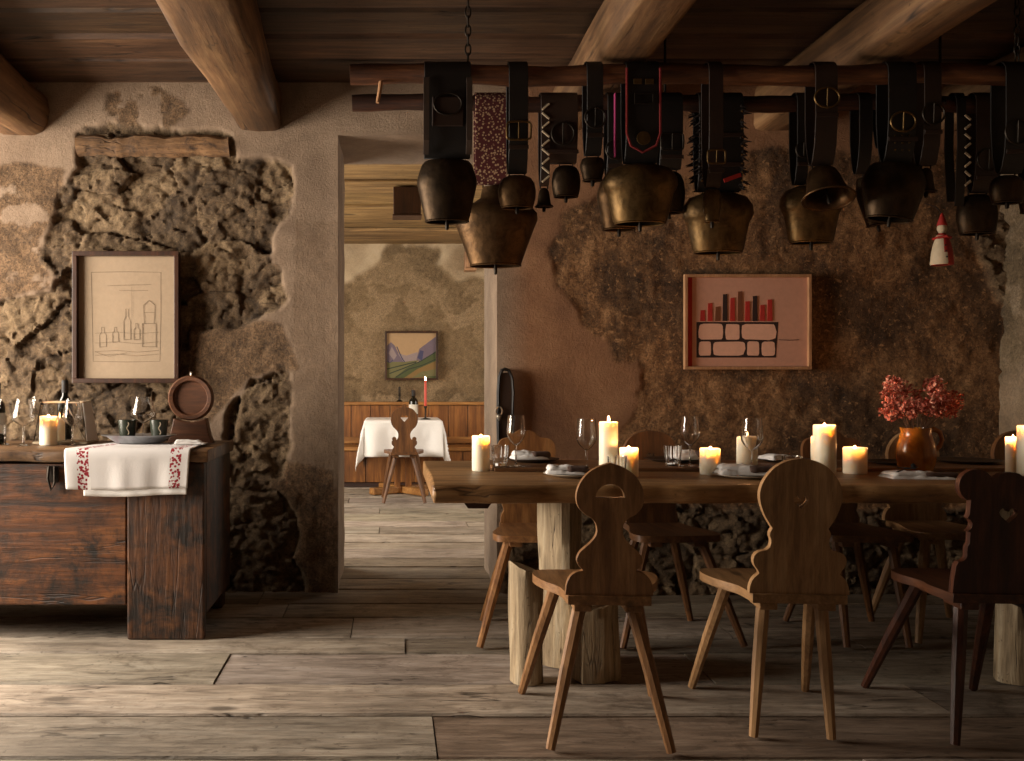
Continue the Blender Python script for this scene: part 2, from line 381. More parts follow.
def grid_mesh(name, xs, zs, Yf, chan, mat, hole=None, reveal=None, flip=False, mapf=None):
    nx, nz = len(xs), len(zs)
    v = np.stack([np.repeat(xs[None, :], nz, 0), Yf, np.repeat(zs[:, None], nx, 1)], -1).reshape(-1, 3)
    ii = np.arange(nz*nx).reshape(nz, nx)
    q = np.stack([ii[:-1, :-1], ii[:-1, 1:], ii[1:, 1:], ii[1:, :-1]], -1)
    if hole is not None: q = q[~hole]
    q = q.reshape(-1, 4)
    if chan.shape[-1] == 3: chan = np.concatenate([chan, np.zeros(chan.shape[:2]+(1,))], -1)
    cols = chan.reshape(-1, 4)
    verts = [tuple(p) for p in v]; faces = [tuple(int(a) for a in f) for f in q]; cols = [tuple(c) for c in cols]
    if reveal:
        for ids, depthY, n, ch in reveal(ii, v):
            prev = list(ids)
            for k in range(1, n+1):
                cur = []
                for j in ids:
                    p = v[j]; y = p[1] + (depthY - p[1])*k/n
                    jit = (mnoise.noise(Vector((p[0]*5, y*5, p[2]*5))) * .012) * (1 if k < n else 0)
                    verts.append((p[0]+jit, y, p[2]+jit*.5)); cols.append(ch + (0,)); cur.append(len(verts)-1)
                for a in range(len(ids)-1): faces.append((prev[a], prev[a+1], cur[a+1], cur[a]))
                prev = cur
    if mapf: verts = [mapf(p) for p in verts]
    me = bpy.data.meshes.new(name); me.from_pydata(verts, [], faces); me.materials.append(M[mat])
    ca = me.color_attributes.new('tone', 'FLOAT_COLOR', 'POINT'); ca.data.foreach_set('color', np.array(cols, dtype=np.float32).ravel())
    me.shade_smooth(); me.set_sharp_from_angle(angle=math.radians(60))
    o = bpy.data.objects.new(name, me); C.objects.link(o); return struct(o)

# ------------------------------------------------------------------ the wall with the doorway
RX0, RX1, RZ = -3.4, 3.217, 2.68
DX0, DX1, DZ, BY = X_(338, W), X_(497, W), Z_(135, W), 5.70
def axis(a, b, step, fixed):
    pts = [a] + sorted(fixed) + [b]; out = []
    for p, q in zip(pts[:-1], pts[1:]):
        n = max(1, round((q-p)/step)); out += [p+(q-p)*i/n for i in range(n)]
    return np.array(out + [b])
xs = axis(RX0, RX1 + .05, .0105, [DX0, DX1]); zs = axis(-.03, RZ + .03, .0105, [DZ])
XX, ZZ = np.meshgrid(xs, zs)
PXX = VX + XX*F/W; PYY = VY - (ZZ-CH)*F/W
stone_polys = [
    [(76,138),(86,128),(130,124),(212,131),(229,138),(233,158),(262,157),(290,165),(297,195),(289,222),(273,240),(268,258),(284,268),(285,300),(262,318),(232,328),(188,335),(186,395),(200,440),(150,470),(-400,470),(-400,300),(0,296),(50,292),(58,281),(42,262),(48,225),(60,190),(78,165)],
    [(230,402),(255,380),(289,372),(293,400),(288,450),(286,478),(240,500),(226,470)],
    [(190,478),(262,480),(286,500),(300,530),(292,560),(306,580),(300,640),(190,640)],
    [(505,508),(1010,508),(1010,640),(505,640)],
    [(975,236),(1000,215),(1030,215),(1030,330),(996,300)]]
brown_polys = [
    [(-300,165),(20,163),(66,166),(60,195),(40,240),(52,288),(0,300),(-300,300)],
    [(104,92),(120,88),(160,88),(178,100),(190,112),(166,131),(108,129)],
    [(186,330),(285,322),(300,370),(250,378),(226,410),(190,440)],
    [(560,215),(600,190),(690,178),(735,160),(770,150),(1030,155),(1030,530),(600,530),(615,440),(642,392),(636,365),(600,335),(566,300),(546,255)],
    [(505,470),(640,455),(640,520),(505,520)],
    [(180,440),(332,470),(340,640),(180,640)]]
st = mask(PXX, PYY, stone_polys, 8, 1, 3); br = np.where(PXX < 335, mask(PXX, PYY, brown_polys, 5, 1, 23), mask(PXX, PYY, brown_polys, 13, 2, 23))
fl = np.clip((fbm(XX*8, ZZ*8, 5, 77)-.37)*22, 0, 1); br = br*(1-.95*(1-fl)*(PXX < 200)*(PYY < 300))
br = np.maximum(br, .3*inside(PXX+6*(fbm(PXX/20, PYY/20, 3, 4)-.5), PYY+6*(fbm(PXX/20, PYY/20, 3, 6)-.5), [(296,222),(337,222),(337,480),(290,480)]))
pink_glow = np.clip((PXX-500)/30, 0, 1)  # right of the doorway: pinkish plaster, with candlelight warmth put into its colour
def facets(x, z, sc, A, B, k, st_=1.35, warp=.9):
    wx = x*sc + (fbm(x*3, z*3, 3, k)-.5)*warp; wz = z*sc*st_ + (fbm(x*3, z*3, 3, k+9)-.5)*warp
    ix, iz = np.floor(wx), np.floor(wz); f1 = np.full(x.shape, 9.); f2 = f1.copy(); h = f1*0; c = f1*0
    for dx in (-1, 0, 1):
        for dz in (-1, 0, 1):
            cx, cz = ix+dx, iz+dz; ox, oz = wx-cx-hash2(cx, cz, k), wz-cz-hash2(cx, cz, k+1); d = np.hypot(ox, oz); n = d < f1
            hh = (hash2(cx, cz, k+2)-.5)*A + ox*(hash2(cx, cz, k+3)-.5)*B + oz*(hash2(cx, cz, k+4)-.5)*B
            f2 = np.where(n, f1, np.minimum(f2, d)); h = np.where(n, hh, h); c = np.where(n, hash2(cx, cz, k+5), c); f1 = np.where(n, d, f1)
    return h, c, np.clip((f2-f1)*4, 0, 1)
h1, cid, gap = facets(XX, ZZ, 3.6, .028, .05, 5); h2, c2, gap2 = facets(XX+3, ZZ, 11, .018, .034, 31); h3, c3_, gap3 = facets(XX+7, ZZ, 27, .009, .018, 57)
rz_ = np.where(PXX > 480, .045, -.03)
rough = fbm(XX*9, ZZ*9, 5, 41)-.5; r2 = fbm(XX*26, ZZ*26, 4, 141)-.5
H = st*(rz_ + h1 + h2 + h3 - .012*(1-gap)**2 - .007*(1-gap2)**2 + .018*rough + .024*r2) + (1-st)*(.006*(fbm(XX*3, ZZ*3, 4, 61)-.5) + br*(-.006+.022*rough+.006*r2))
H += .012*(fbm(XX*.9, ZZ*.9, 3, 91)-.5)
edge_fade = np.minimum(1, np.minimum(np.abs(XX-DX0), np.abs(XX-DX1))/.06); H *= np.where((ZZ < DZ+.06), edge_fade, 1)
hole = ((XX[:-1, :-1] >= DX0-1e-6) & (XX[1:, 1:] <= DX1+1e-6) & (ZZ[1:, 1:] <= DZ+1e-6))
def reveal(ii, v):
    i0 = int(np.argmin(np.abs(xs-DX0))); i1 = int(np.argmin(np.abs(xs-DX1))); k = int(np.argmin(np.abs(zs-DZ)))
    return [([int(a) for a in ii[:k+1, i0]], BY, 12, (0., .1, .5)), ([int(a) for a in ii[:k+1, i1]], BY, 12, (0., 0., .5)),
            ([int(a) for a in ii[k, i0:i1+1]], BY, 12, (0., 0., .5))]
grid_mesh('wall_back', xs, zs, W - H, np.stack([st, br, cid*.6+c2*.4, pink_glow], -1), 'wall', hole, reveal)
# side wall on the right, running towards the camera
ys = np.linspace(-1.5, W, 300); zs2 = np.linspace(-.03, RZ+.03, 120)
YY, Z2 = np.meshgrid(ys, zs2)
g, cc = rock(YY, Z2, 5, 71); sm = np.clip((fbm(YY*2, Z2*2, 4, 13)-.45)*6, 0, 1)
Hs = sm*(-.04*(1-g)+.03*(fbm(YY*9, Z2*9, 4, 3)-.5)) + .01*(fbm(YY*3, Z2*3, 4, 9)-.5)
grid_mesh('wall_right', ys, zs2, RX1 - Hs*.8, np.stack([sm, .6*(1-sm), cc], -1), 'wall_side', mapf=lambda p: (p[1], p[0], p[2]))
# plain walls out of view: left one with the window opening the daylight enters by, and the one behind the camera
WY0, WY1, WZ0, WZ1 = 2.7, 4.6, .6, 2.2
def wall_boxes(name, boxes, mat):
    mb = MB()
    for a, b in boxes: mb.box([(p+q)/2 for p, q in zip(a, b)], [q-p for p, q in zip(a, b)])
    o = mb.build(name, mat); me = o.data
    ca = me.color_attributes.new('tone', 'FLOAT_COLOR', 'POINT')
    ca.data.foreach_set('color', np.tile(np.array([0, .3, .5, 0], np.float32), len(me.vertices)))
    return struct(o)
wall_boxes('wall_left', [((RX0-.3, -1.5, 0), (RX0, WY0, RZ)), ((RX0-.3, WY1, 0), (RX0, W, RZ)), ((RX0-.3, WY0, 0), (RX0, WY1, WZ0)), ((RX0-.3, WY0, WZ1), (RX0, WY1, RZ))], 'wall_side')
wall_boxes('wall_front', [((RX0-.3, -1.7, 0), (RX1+.2, -1.5, RZ))], 'rail_dark')
# timber let into the wall
mb = MB(); rr = random.Random(3)
x0, x1, z0, z1 = X_(76, W), X_(229, W), Z_(156, W), Z_(135, W); N = 26
for i in range(N):
    a = x0+(x1-x0)*i/N; b = x0+(x1-x0)*(i+1)/N
pts = [(x0+(x1-x0)*i/N, W+.018, (z0+z1)/2+.006*math.sin(i*.7)) for i in range(N+1)]
mb.tube(pts, [.052+.006*rr.uniform(-1, 1)*(0 < i < N) for i in range(N+1)], 8, sq=(1.08, .75))
struct(mb.build('trim_1', 'lintel', smooth=35))

# ------------------------------------------------------------------ boards for floors and ceilings
def boards(name, rows, x0, x1, z, th, mat, up=True, joints=None, seed=1, tone=(.75, 1.1), gapw=.006, hue=None, zvar=.004, ch=.007):
    rn = random.Random(seed); V, Fc, T = [], [], []
    for ri, (ya, yb) in enumerate(rows):
        x = x0 - rn.uniform(0, 1.5); cuts = []
        if joints and ri in joints: cuts = joints[ri]
        else:
            while x < x1: x += rn.uniform(1.6, 3.6); cuts.append(x)
        cuts = [c for c in cuts if x0 < c < x1]; seg = [x0] + cuts + [x1]
        for a, b in zip(seg[:-1], seg[1:]):
            dz = rn.uniform(0, zvar); t = rn.uniform(*tone)
            if hue: tn = hue(ri, (a+b)/2, t, rn)
            else: tn = (t, t*rn.uniform(.94, 1.), t*rn.uniform(.86, 1.))
            n = max(2, int((b-a)/.25)); c = ch; k = len(V); g = gapw/2; ge = min(g, .0025)
            sk = rn.uniform(-.02, .02)
            for i in range(n+1):
                xx = a+ge+(b-a-2*ge)*i/n + (0 if 0 < i < n else sk*0)
                w1 = .0025*math.sin(xx*5+ri*2.1)+.0015*math.sin(xx*13+ri); w2 = .0025*math.sin(xx*5+ri*2.1+2.1)+.0015*math.sin(xx*13+ri+1)
                zz = (z - dz) if up else (z + dz)
                s = 1 if up else -1
                for yy, zo in ((ya+g+w1, -th), (ya+g+w1, -c), (ya+g+c+w1, 0), ((ya+yb)/2, .001), (yb-g-c+w2, 0), (yb-g+w2, -c), (yb-g+w2, -th)):
                    V.append((xx, yy, zz+s*zo)); T.append(tn+(1,))
            for i in range(n):
                for j in range(6):
                    p = k+i*7+j; q = p+7; Fc.append((p, p+1, q+1, q) if not up else (p, q, q+1, p+1))
            Fc.append(tuple(k+j for j in range(7))); Fc.append(tuple(k+n*7+j for j in range(7)))
    me = bpy.data.meshes.new(name); me.from_pydata(V, [], Fc); me.materials.append(M[mat])
    bm = bmesh.new(); bm.from_mesh(me); bmesh.ops.recalc_face_normals(bm, faces=bm.faces); bm.to_mesh(me); bm.free()
    ca = me.color_attributes.new('tone', 'FLOAT_COLOR', 'POINT'); ca.data.foreach_set('color', np.array(T, np.float32).ravel())
    o = bpy.data.objects.new(name, me); C.objects.link(o); return struct(o)
def rows_of(lst): return list(zip(lst[:-1], lst[1:]))
fy = [-1.5, -1.1, -.7, -.35, 0, .4, .75, 1.1, 1.5, 1.85, 2.15, 2.5, 2.83, 3.19, 3.52, 3.92, 4.15, 4.5, 4.78, 5.1, 5.38, 5.72, 6.0, 6.35, 6.6, 6.95, 7.3, 7.6, 8.0, 8.35, 8.7, 9.1, 9.5, 9.9, 10.3, 10.6]
jt = {12: [X_(435, 3.0), 2.3], 13: [X_(180, 3.3)-1.2, 1.9], 14: [X_(222, 3.7), X_(700, 3.7)], 15: [X_(405, 4.05), 2.0], 16: [X_(352, 4.3), 1.5], 11: [-1.3, 1.4]}
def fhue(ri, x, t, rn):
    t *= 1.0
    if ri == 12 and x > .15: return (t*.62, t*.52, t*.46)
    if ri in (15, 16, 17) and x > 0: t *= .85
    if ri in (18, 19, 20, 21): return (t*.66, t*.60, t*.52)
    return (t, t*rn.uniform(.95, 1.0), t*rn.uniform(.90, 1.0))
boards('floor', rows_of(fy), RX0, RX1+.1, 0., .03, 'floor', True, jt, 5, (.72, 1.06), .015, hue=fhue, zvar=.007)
mb = MB(); mb.box(((RX0+RX1)/2, 4.5, -.06), (RX1-RX0+.6, 12.4, .05)); struct(mb.build('floor_base', 'rail_dark'))
cy = [-1.5, -1.1, -.75, -.4, 0, .35, .7, 1.05, 1.4, 1.75, 2.1, 2.4, 2.72, 3.05, 3.38, 3.72, 4.02, 4.33, 4.66, 5.06]
boards('ceiling', rows_of(cy), RX0, RX1+.1, RZ, .03, 'ceil', False, {i: [] for i in range(40)}, 9, (.5, 1.2), .02, zvar=.016, ch=.022)
mb = MB(); mb.box(((RX0+RX1)/2, 1.7, RZ+.07), (RX1-RX0+.6, 6.8, .05)); struct(mb.build('ceiling_deck', 'rail_dark'))

# beams: hewn logs carried into the wall
def beam(name, xa, xb, zb, mat='beam', tape=0.0, y0=-1.5, y1=W+.15, seed=0, low=.0, rnd=.05):
    rn = random.Random(seed); mb = MB(); n = 34; vs = []; zt = RZ-.004; m = 16
    for i in range(n+1):
        y = y0+(y1-y0)*i/n; t = i/n
        a, b, z = xa - tape*(1-t), xb + tape*(1-t), zb
        cx, cz = (a+b)/2, (z+zt)/2; hw, hh = (b-a)/2, (zt-z)/2
        for k in range(m):
            th = 2*PI*k/m; e = .28 + rnd
            x = cx+hw*math.copysign(abs(math.cos(th))**e, math.cos(th)); zz = cz+hh*math.copysign(abs(math.sin(th))**e, math.sin(th))
            j = mnoise.noise(Vector((x*4+seed*7, y*2.2, zz*4)))*.016 + mnoise.noise(Vector((x*14+seed*7, y*6, zz*14)))*.003
            vs.append((x+j, y, min(zz+j, zt)))
    fs = []
    for i in range(n):
        for k in range(m): fs.append((i*m+k, i*m+(k+1) % m, (i+1)*m+(k+1) % m, (i+1)*m+k))
    fs += [tuple(range(m)), tuple(n*m+k for k in range(m))]
    mb.add(vs, fs); return struct(mb.build(name, mat, smooth=38))
beam('ceiling_beam', X_(-12, W), X_(50, W), 2.41, seed=1, rnd=.42)
beam('ceiling_beam', X_(237, W), X_(281, W), 2.44, seed=2, tape=.14, rnd=.02)
beam('ceiling_beam', .86, 1.085, 2.44, seed=3, rnd=.02)
beam('ceiling_beam', 1.92, 2.14, 2.44, seed=4, rnd=.05)
beam('ceiling_beam', 2.9, 3.12, 2.44, seed=5, rnd=.18)

# ------------------------------------------------------------------ the room beyond the doorway
BW, BZ = 10.5, 2.60
BX0, BX1 = -2.6, 2.6
xs3 = np.linspace(BX0, BX1, 260); zs3 = np.linspace(-.03, BZ+.05, 130); X3, Z3 = np.meshgrid(xs3, zs3)
P3 = VX + X3*F/BW; Q3 = VY-(Z3-CH)*F/BW
s3m = mask(P3, Q3, [[(200,296),(330,285),(352,278),(380,262),(385,244),(440,244),(436,262),(455,280),(600,290),(600,560),(200,560)]], 9, 2, 15)
b3m = np.clip((fbm(X3*2.4, Z3*2.4, 4, 8)-.5)*5, 0, 1)*.5
g3, c3 = rock(X3, Z3, 3.2, 55)
H3 = s3m*(-.015*(1-g3)-.03+.05*(fbm(X3*5, Z3*8, 5, 19)-.5)) + .01*(fbm(X3*2, Z3*2, 4, 29)-.5)
grid_mesh('wall_rear_room', xs3, zs3, BW-H3, np.stack([s3m, b3m, c3], -1), 'wall_far')
LY0, LY1 = 6.0, 8.6
wall_boxes('wall_rear_left', [((BX0-.3, BY, 0), (BX0, LY0, BZ+.1)), ((BX0-.3, LY1, 0), (BX0, BW, BZ+.1)), ((BX0-.3, LY0, 0), (BX0, LY1, .7)), ((BX0-.3, LY0, 2.3), (BX0, LY1, BZ+.1))], 'wall_far')
wall_boxes('wall_rear_right', [((BX1, BY, 0), (BX1+.2, 7.2, BZ+.1)), ((BX1, 8.8, 0), (BX1+.2, BW, BZ+.1)), ((BX1, 7.2, 0), (BX1+.2, 8.8, .8)), ((BX1, 7.2, 2.2), (BX1+.2, 8.8, BZ+.1))], 'wall_far')  # opening invented for the added fill light on this side
wall_boxes('wall_rear_front', [((RX0, BY-.05, 0), (DX0-.005, BY, RZ)), ((DX1+.005, BY-.05, 0), (RX1, BY, RZ)), ((DX0-.005, BY-.05, DZ+.005), (DX1+.005, BY, RZ))], 'wall_far')
boards('ceiling_rear', rows_of([5.6, 6.3, 7.08, 7.5, 8.1, 8.87, 9.4, 10.0, 10.6]), BX0-.1, BX1+.1, BZ, .03, 'ceil_b', False, {i: [] for i in range(40)}, 21, (.85, 1.1), .012, zvar=.035)
mb = MB(); mb.box((0, 8.2, BZ+.09), (5.8, 5.4, .05)); struct(mb.build('ceiling_rear_deck', 'rail_dark'))
# panelled bench along the far wall
bench = thing('wall_bench', 'long panelled wooden bench along the far wall of the back room', 'bench', (0, 10.2, 0))
mb = MB()
for i in range(24):
    w = 5.1/24; x = -2.55+w*(i+.5); mb.box((x, .2, .62), (w-.006, .03, .46)); 
mb.build('back_panel', 'bench', bench, bevel=.004)
mb = MB(); mb.box((0, .19, .87), (5.1, .07, .035)); mb.build('top_ledge', 'bench_h', bench, bevel=.006)
mb = MB(); mb.box((0, .18, .47), (5.1, .05, .07)); mb.build('lower_rail', 'bench_h', bench, bevel=.004)
mb = MB(); mb.box((0, 0, .40), (5.1, .46, .04)); mb.build('seat', 'bench_h', bench, bevel=.008)
mb = MB()
for i in range(20):
    w = 5.1/20; x = -2.55+w*(i+.5); mb.box((x, -.19, .215), (w-.006, .03, .33))
mb.build('front_panel', 'bench', bench, bevel=.004)
mb = MB(); mb.box((0, -.17, .025), (5.1, .03, .05)); mb.build('plinth', 'rail_dark', bench)

# ------------------------------------------------------------------ pictures
def picture(name, label, px0, py0, px1, py1, Y, fw, depth, mat, paint, mats, cat='picture'):
    x0, x1, z0, z1 = X_(px0, Y), X_(px1, Y), Z_(py1, Y), Z_(py0, Y); w, h = x1-x0, z1-z0
    t = thing(name, label, cat, ((x0+x1)/2, Y, z0))
    f = MB()
    f.box((0, depth/2, fw/2), (w, depth, fw)); f.box((0, depth/2, h-fw/2), (w, depth, fw))
    f.box((-w/2+fw/2, depth/2, h/2), (fw, depth, h-2*fw)); f.box((w/2-fw/2, depth/2, h/2), (fw, depth, h-2*fw))
    f.build('frame', mat, t, bevel=.002)
    b = MB(); b.box((0, depth*.75, h/2), (w-2*fw+.004, .006, h-2*fw+.004))
    fy_ = depth*.75-.003
    iw, ih = w-2*fw, h-2*fw
    def P(u, v): return (-iw/2+u*iw, fw+(1-v)*ih)         # u right, v down, 0..1
    cnt = [0]
    def poly(pts, mi):
        cnt[0] += 1; d = .0002*cnt[0]
        q = [P(*p) for p in pts]; b.board(q, (), fy_-d-.0004, fy_+.001, mi)
    def line(pts, wd, mi):
        cnt[0] += 1
        q = [Vector(P(*p)) for p in pts]; L = []; Rr = []
        for i in range(len(q)):
            d = (q[min(i+1, len(q)-1)]-q[max(i-1, 0)]).normalized(); n = Vector((-d.y, d.x))*wd/2; L.append(q[i]+n); Rr.append(q[i]-n)
        yy = fy_-.0004-.0002*cnt[0]
        vs = [(p.x, yy, p.y) for p in L]+[(p.x, yy, p.y) for p in Rr]; n = len(q)
        b.add(vs, [(i, i+1, n+i+1, n+i) for i in range(n-1)], mi)
    paint(poly, line); b.build('canvas', mats, t); return t
def blob(cx, cy, rx, ry, n=14, e=.55, a=0, seed=0):
    rn = random.Random(seed); out = []
    for i in range(n):
        th = 2*PI*i/n; x = math.copysign(abs(math.cos(th))**e, math.cos(th))*rx*(1+rn.uniform(-.05, .05)); y = math.copysign(abs(math.sin(th))**e, math.sin(th))*ry*(1+rn.uniform(-.05, .05))
        out.append((cx+x*math.cos(a)-y*math.sin(a), cy+x*math.sin(a)+y*math.cos(a)))
    return out
for nm, c in (('p_pink', '#c69680'), ('p_rose', '#cf9c86'), ('p_block', '#e0b098'), ('p_red', '#a8281f'), ('p_dark', '#2b1713'), ('p_brown', '#6d3d22'),
              ('p_paper', '#98846c'), ('p_pencil', '#6e5c48'), ('p_sky', '#a88a66'), ('p_lilac', '#6a5c68'), ('p_lilac2', '#8d7d7c'), ('p_green', '#48502c'), ('p_green2', '#6b6640'), ('p_dgreen', '#2e3626'), ('p_blue', '#3f3f5e'), ('p_ochre', '#7d6236')):
    M[nm] = plain(nm, c, .75, .12, 40, .1)
def art_wall(poly, line):
    poly([(0, 0), (.045, 0), (.045, 1), (0, 1)], 3)
    poly([(.08, .50), (.76, .50), (.74, .90), (.08, .90)], 2)
    for x0, x1, y0, y1 in ((.10, .30, .52, .70), (.32, .44, .52, .70), (.46, .74, .52, .70), (.10, .20, .72, .88), (.22, .48, .72, .88), (.50, .60, .72, .88), (.62, .73, .72, .88)):
        poly(blob((x0+x1)/2, (y0+y1)/2, (x1-x0)/2, (y1-y0)/2, e=.35, seed=int(x0*100)), 1)
    for k, (h, mi) in enumerate(((.12, 3), (.20, 3), (.16, 4), (.30, 2), (.26, 3), (.33, 4), (.22, 3), (.28, 2), (.18, 3), (.24, 3))):
        x = .13+k*.062; poly([(x-.02, .49), (x-.016, .49-h), (x+.018, .485-h), (x+.022, .49)], mi)
    line([(.76, .70), (.85, .705), (.93, .70)], .003, 2)
picture('framed_painting', 'pink painting of pale blocks and red bars in a pale frame above the table', 685, 274, 812, 369.5, W-.045, .016, .032, 'frame_pale', art_wall, ['p_pink', 'p_block', 'p_dark', 'p_red', 'p_brown', 'p_brown'])
def art_sketch(poly, line):
    line([(.13, .13), (.5, .125), (.85, .13), (.85, .5), (.84, .86), (.5, .865), (.15, .86), (.14, .5), (.13, .13)], .003, 1)
    rn = random.Random(4)
    def jar(x, y, w, h):
        for d in (0, .006): line([(x-w+d, y), (x-w, y-h*.6), (x-w*.4, y-h*.75+d), (x-w*.4, y-h), (x+w*.4, y-h+d), (x+w*.4, y-h*.75), (x+w, y-h*.6), (x+w+d, y), (x-w, y+d)], .002, 1)
    jar(.25, .74, .035, .16); jar(.38, .70, .03, .12); jar(.50, .68, .035, .25); jar(.60, .68, .03, .13)
    line([(.66, .55), (.80, .55), (.80, .74), (.66, .74), (.66, .55)], .004, 1); line([(.68, .55), (.67, .40), (.73, .36), (.79, .40), (.78, .55)], .003, 1); line([(.68, .46), (.79, .46)], .002, 1)
    for y in (.62, .70, .77, .80): line([(.17, y+.01), (.4, y), (.6, y+.015), (.83, y)], .0016, 1)
    line([(.3, .24), (.75, .23)], .0014, 1); line([(.55, .25), (.55, .5)], .0012, 1); line([(.42, .28), (.72, .28)], .0014, 1)
    line([(.17, .78), (.3, .82), (.5, .79)], .0016, 1)
picture('framed_drawing', 'faint pencil drawing on cream paper in a dark wooden frame on the bare stone', 72, 251, 178.5, 383, W-.075, .024, .05, 'frame_dark', art_sketch, ['p_paper', 'p_pencil'])
def art_hills(poly, line):
    poly([(0, .62), (0, .28), (.08, .2), (.16, .28), (.26, .5), (.38, .66), (.2, .72)], 1); poly([(.03, .45), (.1, .3), (.2, .5), (.14, .6)], 2)
    poly([(.22, .45), (.4, .5), (.62, .42), (.7, .62), (.35, .66)], 2)
    poly([(.60, .60), (.66, .35), (.82, .22), (1, .08), (1, .45), (.8, .55), (.75, .68)], 1); poly([(.62, .55), (.68, .38), (.75, .4), (.72, .62)], 6)
    poly([(0, .64), (.35, .64), (.66, .6), (.3, .9), (.15, 1), (0, 1)], 4); poly([(.15, 1), (.4, .78), (.7, .62), (1, .4), (1, 1)], 3)
    poly([(.35, 1), (.62, .8), (1, .62), (1, .85), (.75, 1)], 7); poly([(.5, 1), (.7, .86), (1, .8), (1, .95)], 4)
    for a in ([(.0, .8), (.3, .72), (.6, .64)], [(.05, .9), (.35, .78), (.7, .62), (1, .42)], [(.18, .98), (.45, .8), (.72, .72), (1, .58)]): line(a, .012, 5)
    line([(.2, .3), (.3, .55), (.36, .64)], .01, 6); line([(.0, .62), (.06, .66), (.12, .6)], .01, 6)
picture('framed_painting', 'small painting of a green mountain valley in a dark frame in the back room', 385, 331, 438, 380, BW-.06, .022, .05, 'frame_dark', art_hills, ['p_sky', 'p_lilac', 'p_lilac2', 'p_green', 'p_green2', 'p_dgreen', 'p_blue', 'p_ochre'])

# ------------------------------------------------------------------ chairs
def arc(cx, cz, r, a0, a1, n): return [(cx+r*math.cos(math.radians(a0+(a1-a0)*i/n)), cz+r*math.sin(math.radians(a0+(a1-a0)*i/n))) for i in range(n+1)]
def sm_half(pts, it=2):
    for _ in range(it):
        o = [pts[0]]
        for a, b in zip(pts[:-1], pts[1:]):
            o += [(a[0]*.75+b[0]*.25, a[1]*.75+b[1]*.25), (a[0]*.25+b[0]*.75, a[1]*.25+b[1]*.75)]
        pts = o+[pts[-1]]
    return pts
def mirror(h): return h + [(-x, z) for x, z in h[::-1] if x > 1e-6]
def heart(z, s):
    o = []
    for i in range(28):
        t = 2*PI*i/28; o.append((s*.0625*16*math.sin(t)**3, z+s*.0625*(13*math.cos(t)-5*math.cos(2*t)-2*math.cos(3*t)-math.cos(4*t))))
    return o
def hw_to_m(lst, cx, yb, s, zb=.455): return [((cx-x)/s, zb+(yb-y)/s) for x, y in lst]
A_half = hw_to_m([(565.5,594),(566.5,582),(570.7,574),(577,570),(582.6,569)], 609, 594, 330)
A_half = sm_half(A_half, 1) + sm_half(hw_to_m([(582,568),(578,564),(576,558),(579,550.7),(583.8,546.4),(592,539),(596.8,531),(595.6,521.6),(590.9,515.7),(583.8,512)], 609, 594, 330), 1) + sm_half(hw_to_m([(583,511),(577.8,506),(575,497),(576.7,485),(583.8,473),(594.4,464.8),(609,460)], 609, 594, 330), 2)
A_half[-1] = (0., A_half[-1][1])
A_hole = arc(0, .455+(594-495)/330, .041, 0, 180, 10); A_hole = [(x*(1.06), z) for x, z in A_hole]
B_half = sm_half(hw_to_m([(754,596),(753.8,590),(757,581),(763,576)], 802, 596, 326), 1) + sm_half(hw_to_m([(762,573),(757.5,567),(756.8,560),(761,554),(770,552)], 802, 596, 326), 1) + sm_half(hw_to_m([(773,549),(774.5,543),(772,536),(775,530)], 802, 596, 326), 1) + sm_half(hw_to_m([(773,527),(766.5,516),(761.4,499),(764.4,484),(774.9,469.5),(788,462),(802,460)], 802, 596, 326), 2)
B_half[-1] = (0., B_half[-1][1])
C_half = [(.158,.455),(.155,.5),(.15,.54),(.143,.552)]+arc(.14,.575,.022,-80,-200,5)+[(.118,.60),(.112,.61),(.111,.645)]+arc(.128,.668,.022,-110,-250,5)+[(.115,.70),(.112,.745)]+arc(.098,.788,.051,-60,125,12)+[(.056,.818),(.046,.812)]+arc(.022,.814,.020,150,90,4)[0:0]+[(.036,.818),(.026,.826),(.012,.829),(0,.830)]
D_half = sm_half([(.12,.455),(.118,.49),(.105,.51)],1)+sm_half([(.108,.52),(.115,.54),(.108,.565),(.085,.60),(.075,.65),(.085,.69)],2)+sm_half([(.105,.70),(.132,.735),(.136,.79),(.125,.83),(.095,.845),(.06,.845),(.045,.865),(.02,.877),(0,.878)],2)
D_half[-1] = (0., D_half[-1][1])
E_half = sm_half([(.12,.455),(.12,.50),(.108,.52)],1)+sm_half([(.112,.53),(.118,.55),(.105,.575),(.08,.60),(.072,.64),(.085,.68)],2)+sm_half([(.10,.69),(.128,.73),(.13,.79),(.10,.845),(.05,.872),(0,.878)],2)
E_half[-1] = (0., E_half[-1][1])
G_half = sm_half([(.115,.455),(.11,.48),(.095,.50)],1)+sm_half([(.10,.51),(.118,.53),(.115,.555),(.105,.565)],1)+arc(.092,.575,.02,-30,160,6)+sm_half([(.07,.565),(.055,.59),(.055,.63),(.075,.66),(.108,.69),(.126,.74),(.118,.80),(.085,.845),(.045,.862),(.018,.866)],1)+arc(0,.875,.02,-10,90,4)
G_half[-1] = (0., G_half[-1][1])
BACKS = {'arch': (A_half, [A_hole]), 'round': (B_half, [heart(.74, .022)]), 'scallop': (C_half, [heart(.70, .028)]), 'hump': (D_half, []), 'oval': (E_half, [heart(.76, .02)]), 'trefoil': (G_half, [heart(.765, .034)])}
